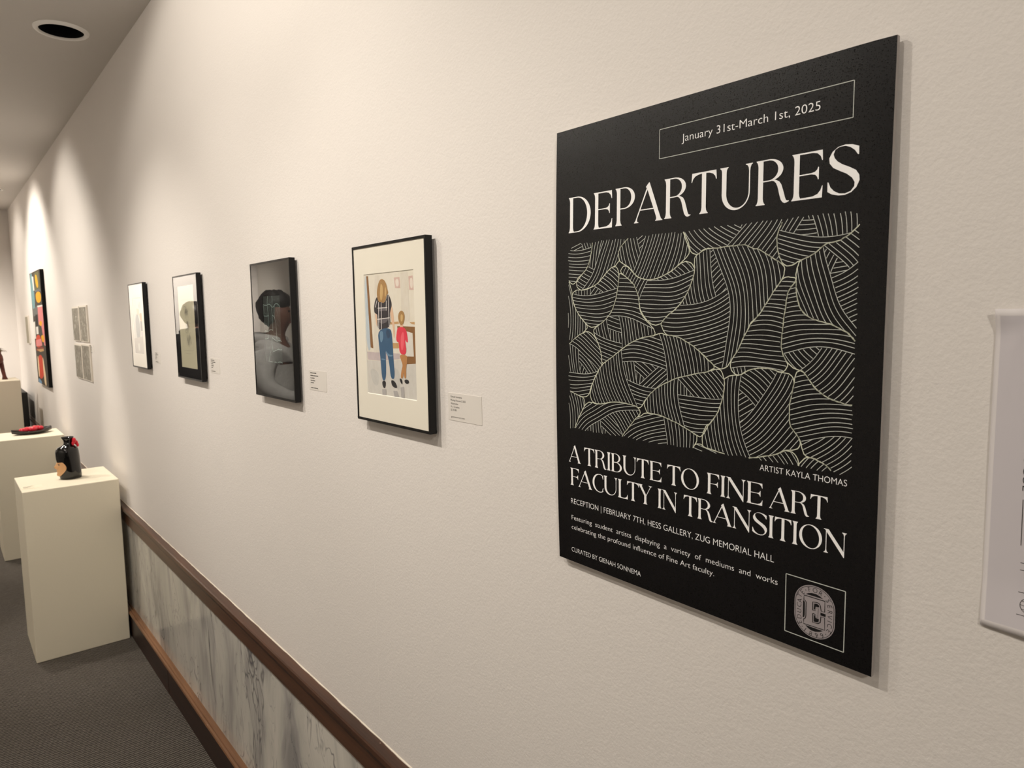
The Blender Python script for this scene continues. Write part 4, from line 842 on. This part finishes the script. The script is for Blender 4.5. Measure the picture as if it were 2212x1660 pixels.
m.rings(R_, 0, True); build('hair_shaped_body', m, M_VASE, tv)
# face patch on the left, with nose, lips and chin standing proud of the body
def facepatch():
    m = MB(); NZ, NA = 20, 22; rows_ = []
    for i in range(NZ + 1):
        z = .020 + .082 * i / NZ; f = i / NZ
        half = math.radians(10 + 58 * math.sin(math.pi * min(1, .10 + f * .78)) ** 1.0) * (1 if f < .85 else max(.15, (1 - f) / .15))
        rr = .0478 + .0015 * math.sin(math.pi * f); row = []
        for k in range(NA + 1):
            a = math.radians(183) + half * (2 * k / NA - 1)
            dn = abs(a - math.radians(183)); r = rr + .0012
            r += .0105 * math.exp(-(dn / .13) ** 2) * math.exp(-((f - .52) / .11) ** 2) * (1 if f < .52 else 1.0)
            r += .0055 * math.exp(-(dn / .10) ** 2) * math.exp(-((f - .66) / .12) ** 2)
            r += .0035 * math.exp(-(dn / .22) ** 2) * math.exp(-((f - .28) / .05) ** 2)
            r += .0045 * math.exp(-(dn / .28) ** 2) * math.exp(-((f - .07) / .10) ** 2)
            r -= .0022 * (math.exp(-((dn - .36) / .14) ** 2) * math.exp(-((f - .68) / .07) ** 2))
            row.append((VX + .002 + r * math.cos(a), VY + r * .94 * math.sin(a), VZ + z))
        rows_.append(row)
    m.rings(rows_, 0, True, False, False, closed=False); return m
fo = build('face', facepatch(), M_FACE, tv); fo.modifiers.new('thickness', 'SOLIDIFY').thickness = .003
def blob(m, c, r, sq=(1, 1, 1), n=14, mi=0):
    R = []
    for i in range(1, 9):
        th = math.pi * i / 9; R.append([(c[0] + sq[0] * r * math.sin(th) * math.cos(2 * math.pi * k / n), c[1] + sq[1] * r * math.sin(th) * math.sin(2 * math.pi * k / n), c[2] - sq[2] * r * math.cos(th)) for k in range(n)])
    m.rings(R, mi, True)
m = MB(); a = math.radians(183); r = .0475
for dz, rr in ((.0405, .0052), (.0445, .0048)): blob(m, (VX + .002 + r * math.cos(a), VY + r * .94 * math.sin(a), VZ + dz), rr, (.8, 1.5, .7))
build('lips', m, M_RED, fo)
m = MB()
for s in (-1, 1):
    a = math.radians(183) + s * .37; r = .0472; blob(m, (VX + .002 + r * math.cos(a), VY + r * .94 * math.sin(a), VZ + .0775), .0062, (.7, 1.1, .5))
build('closed_eyes', m, M_VASE, fo)
tfl = MB()
for q in ((.030, -.020, .190, .013), (.040, -.014, .178, .010), (.044, -.020, .168, .0085), (.024, -.024, .178, .009)): blob(tfl, (VX + q[0], VY + q[1], VZ + q[2]), q[3], (.75, .9, 1.25))
build('red_flower', tfl, M_RED, tv)

# dark boat-shaped dish with red glazed pieces
td = thing('ceramic_dish', (-.20, 5.93, .824), 'dark boat-shaped ceramic dish heaped with glossy red pieces on the middle pedestal', 'dish')
ax = Vector((.24, .06, 0)); A0 = Vector((-.322, 5.915, .824)); side = Vector((-.06, .24, 0)).normalized()
m = MB(); R = []; NS = 30
for i in range(NS + 1):
    f = i / NS; c = A0 + ax * f; hw = .088 * max(.04, math.sin(math.pi * f)) ** .75; lift = .014 * abs(2 * f - 1) ** 2.5
    sec = []
    for (sw, zz) in ((-1, .026), (-.72, .007), (-.35, 0), (.35, 0), (.72, .007), (1, .026), (.9, .027), (.62, .011), (.3, .005), (-.3, .005), (-.62, .011), (-.9, .027)):
        p = c + side * hw * sw; sec.append((p.x, p.y, .824 + zz + lift))
    R.append(sec)
m.rings(R, 0, True); build('dish_body', m, M_TRAY, td)
rnd = random.Random(4)
for k in range(9):
    f = .25 + .48 * k / 8; c = A0 + ax * f + side * rnd.uniform(-.035, .035) * (1 - abs(2 * f - 1)); m = MB()
    blob(m, (c.x, c.y, .824 + .022 + .012 * math.sin(math.pi * f)), .013 + .009 * math.sin(math.pi * f), (1.1, 1.2, .9)); build('red_glazed_piece', m, M_RED, td)
m = MB(); c = A0 + ax * .48 + side * .052; blob(m, (c.x, c.y, .848), .016, (1.3, .7, 1.0)); build('red_glazed_piece', m, mat('deep_red_glaze', (110, 20, 30), .15), td)
for f in (.06, .94):
    m = MB(); c = A0 + ax * f; blob(m, (c.x, c.y, .847), .006); build('bead', m, mat('silver_bead', (200, 196, 190), .15, .5, .8), td)

# thatch-headed carved figure on the tall pedestal
SX, SY, SZ = -.285, 7.40, 1.122
ts = thing('carved_figure', (SX, SY, SZ), 'reddish-brown carved figure with straw-like hair on the tallest pedestal', 'sculpture')
M_CARV = m_wood('red_brown_carving', (58, 20, 14), (112, 52, 36), .5)
def tube(m, pts, rad, n=12):
    R = []
    for (p, r) in zip(pts, rad): R.append([(p[0] + r * math.cos(2 * math.pi * k / n), p[1] + r * math.sin(2 * math.pi * k / n), p[2]) for k in range(n)])
    m.rings(R, 0, True)
for s in (-1, 1):
    m = MB(); tube(m, [(SX + s * .045, SY, SZ), (SX + s * .042, SY, SZ + .03), (SX + s * .032, SY, SZ + .10), (SX + s * .022, SY, SZ + .155)], [.022, .014, .016, .022]); build('leg', m, M_CARV, ts)
m = MB(); tube(m, [(SX, SY, SZ + .14), (SX, SY, SZ + .17), (SX, SY, SZ + .20), (SX, SY, SZ + .235)], [.040, .047, .043, .03]); build('torso', m, M_CARV, ts)
m = MB(); blob(m, (SX, SY, SZ + .245), .036, (1, .9, 1.1)); build('head', m, M_CARV, ts)
m = MB(); rnd = random.Random(8)
for k in range(90):
    a = rnd.uniform(0, 6.28); e_ = rnd.uniform(.1, 1.3); d0 = Vector((math.cos(a) * math.cos(e_), math.sin(a) * math.cos(e_), math.sin(e_)))
    p = Vector((SX, SY, SZ + .245)) + d0 * .033; q = p + Vector((d0.x * .045, d0.y * .045, .016 - .03 * math.cos(e_)))
    s_ = d0.cross(Vector((0, 0, 1))).normalized() * .004
    m.face([tuple(p - s_), tuple(p + s_), tuple(q + s_ * .3 + Vector((0, 0, .001))), tuple(q - s_ * .3)]); m.face([tuple(p - s_ + d0 * .003), tuple(q), tuple(p + s_ + d0 * .003)])
build('straw_hair', m, mat('straw', (132, 112, 78), .8), ts, fix=False)

# ------------------------------------------------------------------ visitors mirrored in the picture glass
M_SKIN = mat('skin', (126, 88, 72), .5); M_HAIR = mat('dark_hair', (26, 20, 18), .55, .4)
M_JEAN = mat('dark_trousers', (36, 38, 46), .9, .1); M_SHOE = mat('dark_shoes', (24, 24, 26), .6)
def fabric(name, rgb):
    m = mat(name, rgb, .9, .1); t = NT(m); t.bump(t.noise(t.coord(), 16, 3), .6, .02); return m
def visitor(PX, PYY, face, M_HOOD, label):
    FD = Vector(face).normalized(); SD = Vector((-FD.y, FD.x, 0))       # facing, and its left-hand side
    vis = thing('person', (PX, PYY, 0), label, 'person')
    def at(f, s, z): return Vector((PX, PYY, 0)) + FD * f + SD * s + Vector((0, 0, z))
    def skin(name, nodes, edges, m, parent, sub=2, root=0):
        base = wloc(parent); me = bpy.data.meshes.new(name)
        me.from_pydata([tuple(at(*n[:3]) - base) for n in nodes], edges, []); me.materials.append(m)
        o = bpy.data.objects.new(name, me); COL.objects.link(o); o.parent = parent
        o.modifiers.new('skin', 'SKIN')
        for i, n in enumerate(nodes):
            r = n[3]; me.skin_vertices[0].data[i].radius = r if isinstance(r, tuple) else (r, r); me.skin_vertices[0].data[i].use_root = (i == root)
        o.modifiers.new('smooth', 'SUBSURF').levels = sub; o.modifiers['smooth'].render_levels = sub
        dg = bpy.context.evaluated_depsgraph_get(); nm = bpy.data.meshes.new_from_object(o.evaluated_get(dg))
        o.modifiers.clear(); o.data = nm
        for p in nm.polygons: p.use_smooth = True
        return o
    N = [(0, 0, .92, .13), (0, 0, 1.10, .125), (0.01, 0, 1.28, .14), (.0, 0, 1.42, .10), (.03, 0, 1.50, .052), (.055, 0, 1.57, .07), (.065, 0, 1.65, .088), (.06, 0, 1.72, .078)]
    E = [(i, i + 1) for i in range(7)]
    def chain(pts, start):
        k = start
        for p in pts: N.append(p); E.append((k, len(N) - 1)); k = len(N) - 1
        return k
    for s in (-1, 1):
        chain([(0, s * .10, .86, .085), (.02, s * .11, .50, .055), (-.01, s * .115, .12, .042), (.06, s * .12, .05, .042), (.14, s * .125, .035, .03)], 0)
        k = chain([(0, s * .17, 1.40, .055), (.02, s * .21, 1.14, .042), (.20, s * .15, 1.05, .034), (.27, s * .09, 1.10, .024), (.315, s * .07, 1.12, .026)], 3)
        for j, dz in enumerate((.025, .008, -.010, -.026)):
            chain([(.345, s * (.055 - .004 * j), 1.125 + dz, .0095), (.365, s * .03, 1.128 + dz, .0085), (.355, s * .012, 1.128 + dz, .0075)], k)
        chain([(.31, s * .045, 1.15, .010), (.335, s * .03, 1.165, .0085)], k)
    chain([(.155, 0, 1.635, .014)], 6)
    for s in (-1, 1): chain([(.05, s * .092, 1.64, .014)], 6)
    body = skin('body', N, E, M_SKIN, vis)
    # eyes and mouth
    M_EYE = mat('eye_dark', (30, 24, 22), .2)
    for s in (-1, 1): m = MB(); p = at(.142, s * .033, 1.665); blob(m, tuple(p), .011, (1, 1, .7)); build('eye', m, M_EYE, vis)
    m = MB(); p = at(.138, 0, 1.585); blob(m, tuple(p), .02, (.8, .8, .28)); build('mouth', m, mat('lip', (160, 92, 86), .5), vis)
    # hair : full tousled cap over top, sides and back
    R = []; n = 40; rnd = random.Random(6)
    for i in range(1, 15):
        th = math.pi * i / 15; row = []
        for k in range(n):
            a = 2 * math.pi * k / n; cf = math.cos(a)
            r = .128 + .010 * math.sin(5 * a + i) * math.sin(3 * th) + .006 * rnd.random()
            zz = -math.cos(th)
            if cf > .3 and zz < .25: r *= .72                      # face stays open
            row.append(tuple(at(.035 + r * math.sin(th) * cf * 1.0, r * math.sin(th) * math.sin(a) * .95, 1.685 + r * 1.02 * zz)))
        R.append(row)
    m = MB(); m.rings(R, 0, True); build('hair', m, M_HAIR, vis)
    NH = [(0, 0, .86, (.20, .16)), (0, 0, 1.08, (.195, .155)), (0, 0, 1.28, (.19, .15)), (-.01, 0, 1.41, (.14, .12)), (.01, 0, 1.475, .085)]
    EH = [(0, 1), (1, 2), (2, 3), (3, 4)]
    N[:] = NH; E[:] = EH
    for s in (-1, 1): chain([(0, s * .185, 1.385, .085), (.02, s * .235, 1.14, .070), (.18, s * .165, 1.045, .056), (.235, s * .115, 1.075, .045)], 3)
    hood = skin('hoodie', N, E, M_HOOD, vis)
    N = [(-.09, -.10, 1.47, .045), (-.12, 0, 1.46, .06), (-.09, .10, 1.47, .045), (.0, .125, 1.475, .036), (.0, -.125, 1.475, .036), (.09, .07, 1.455, .028), (.09, -.07, 1.455, .028)]
    skin('hood_collar', N, [(0, 1), (1, 2), (2, 3), (0, 4), (3, 5), (4, 6)], M_HOOD, hood, root=1)
    N[:] = [(0, 0, .90, (.17, .14))]; E[:] = []
    for s in (-1, 1): chain([(0, s * .10, .80, .105), (.02, s * .11, .50, .075), (-.01, s * .115, .11, .062)], 0)
    skin('trousers', N, E, M_JEAN, vis)
    for s in (-1, 1):
        N = [(-.05, s * .117, .045, .045), (.04, s * .12, .05, .05), (.13, s * .125, .042, .044), (.19, s * .127, .036, .034)]; E = [(0, 1), (1, 2), (2, 3)]
        skin('shoe', N, E, M_SHOE, vis)
visitor(-1.22, 4.95, (-.77, -.64, 0), fabric('grey_hoodie_fabric', (205, 203, 200)), 'dark-haired person in a grey hoodie, mirrored in the glass of the dark print')
visitor(-1.62, 8.35, (-.25, 1, 0), fabric('black_hoodie_fabric', (20, 20, 22)), 'dark-clothed person far back, mirrored as a dark shape in the glass of the pencil scribbles')
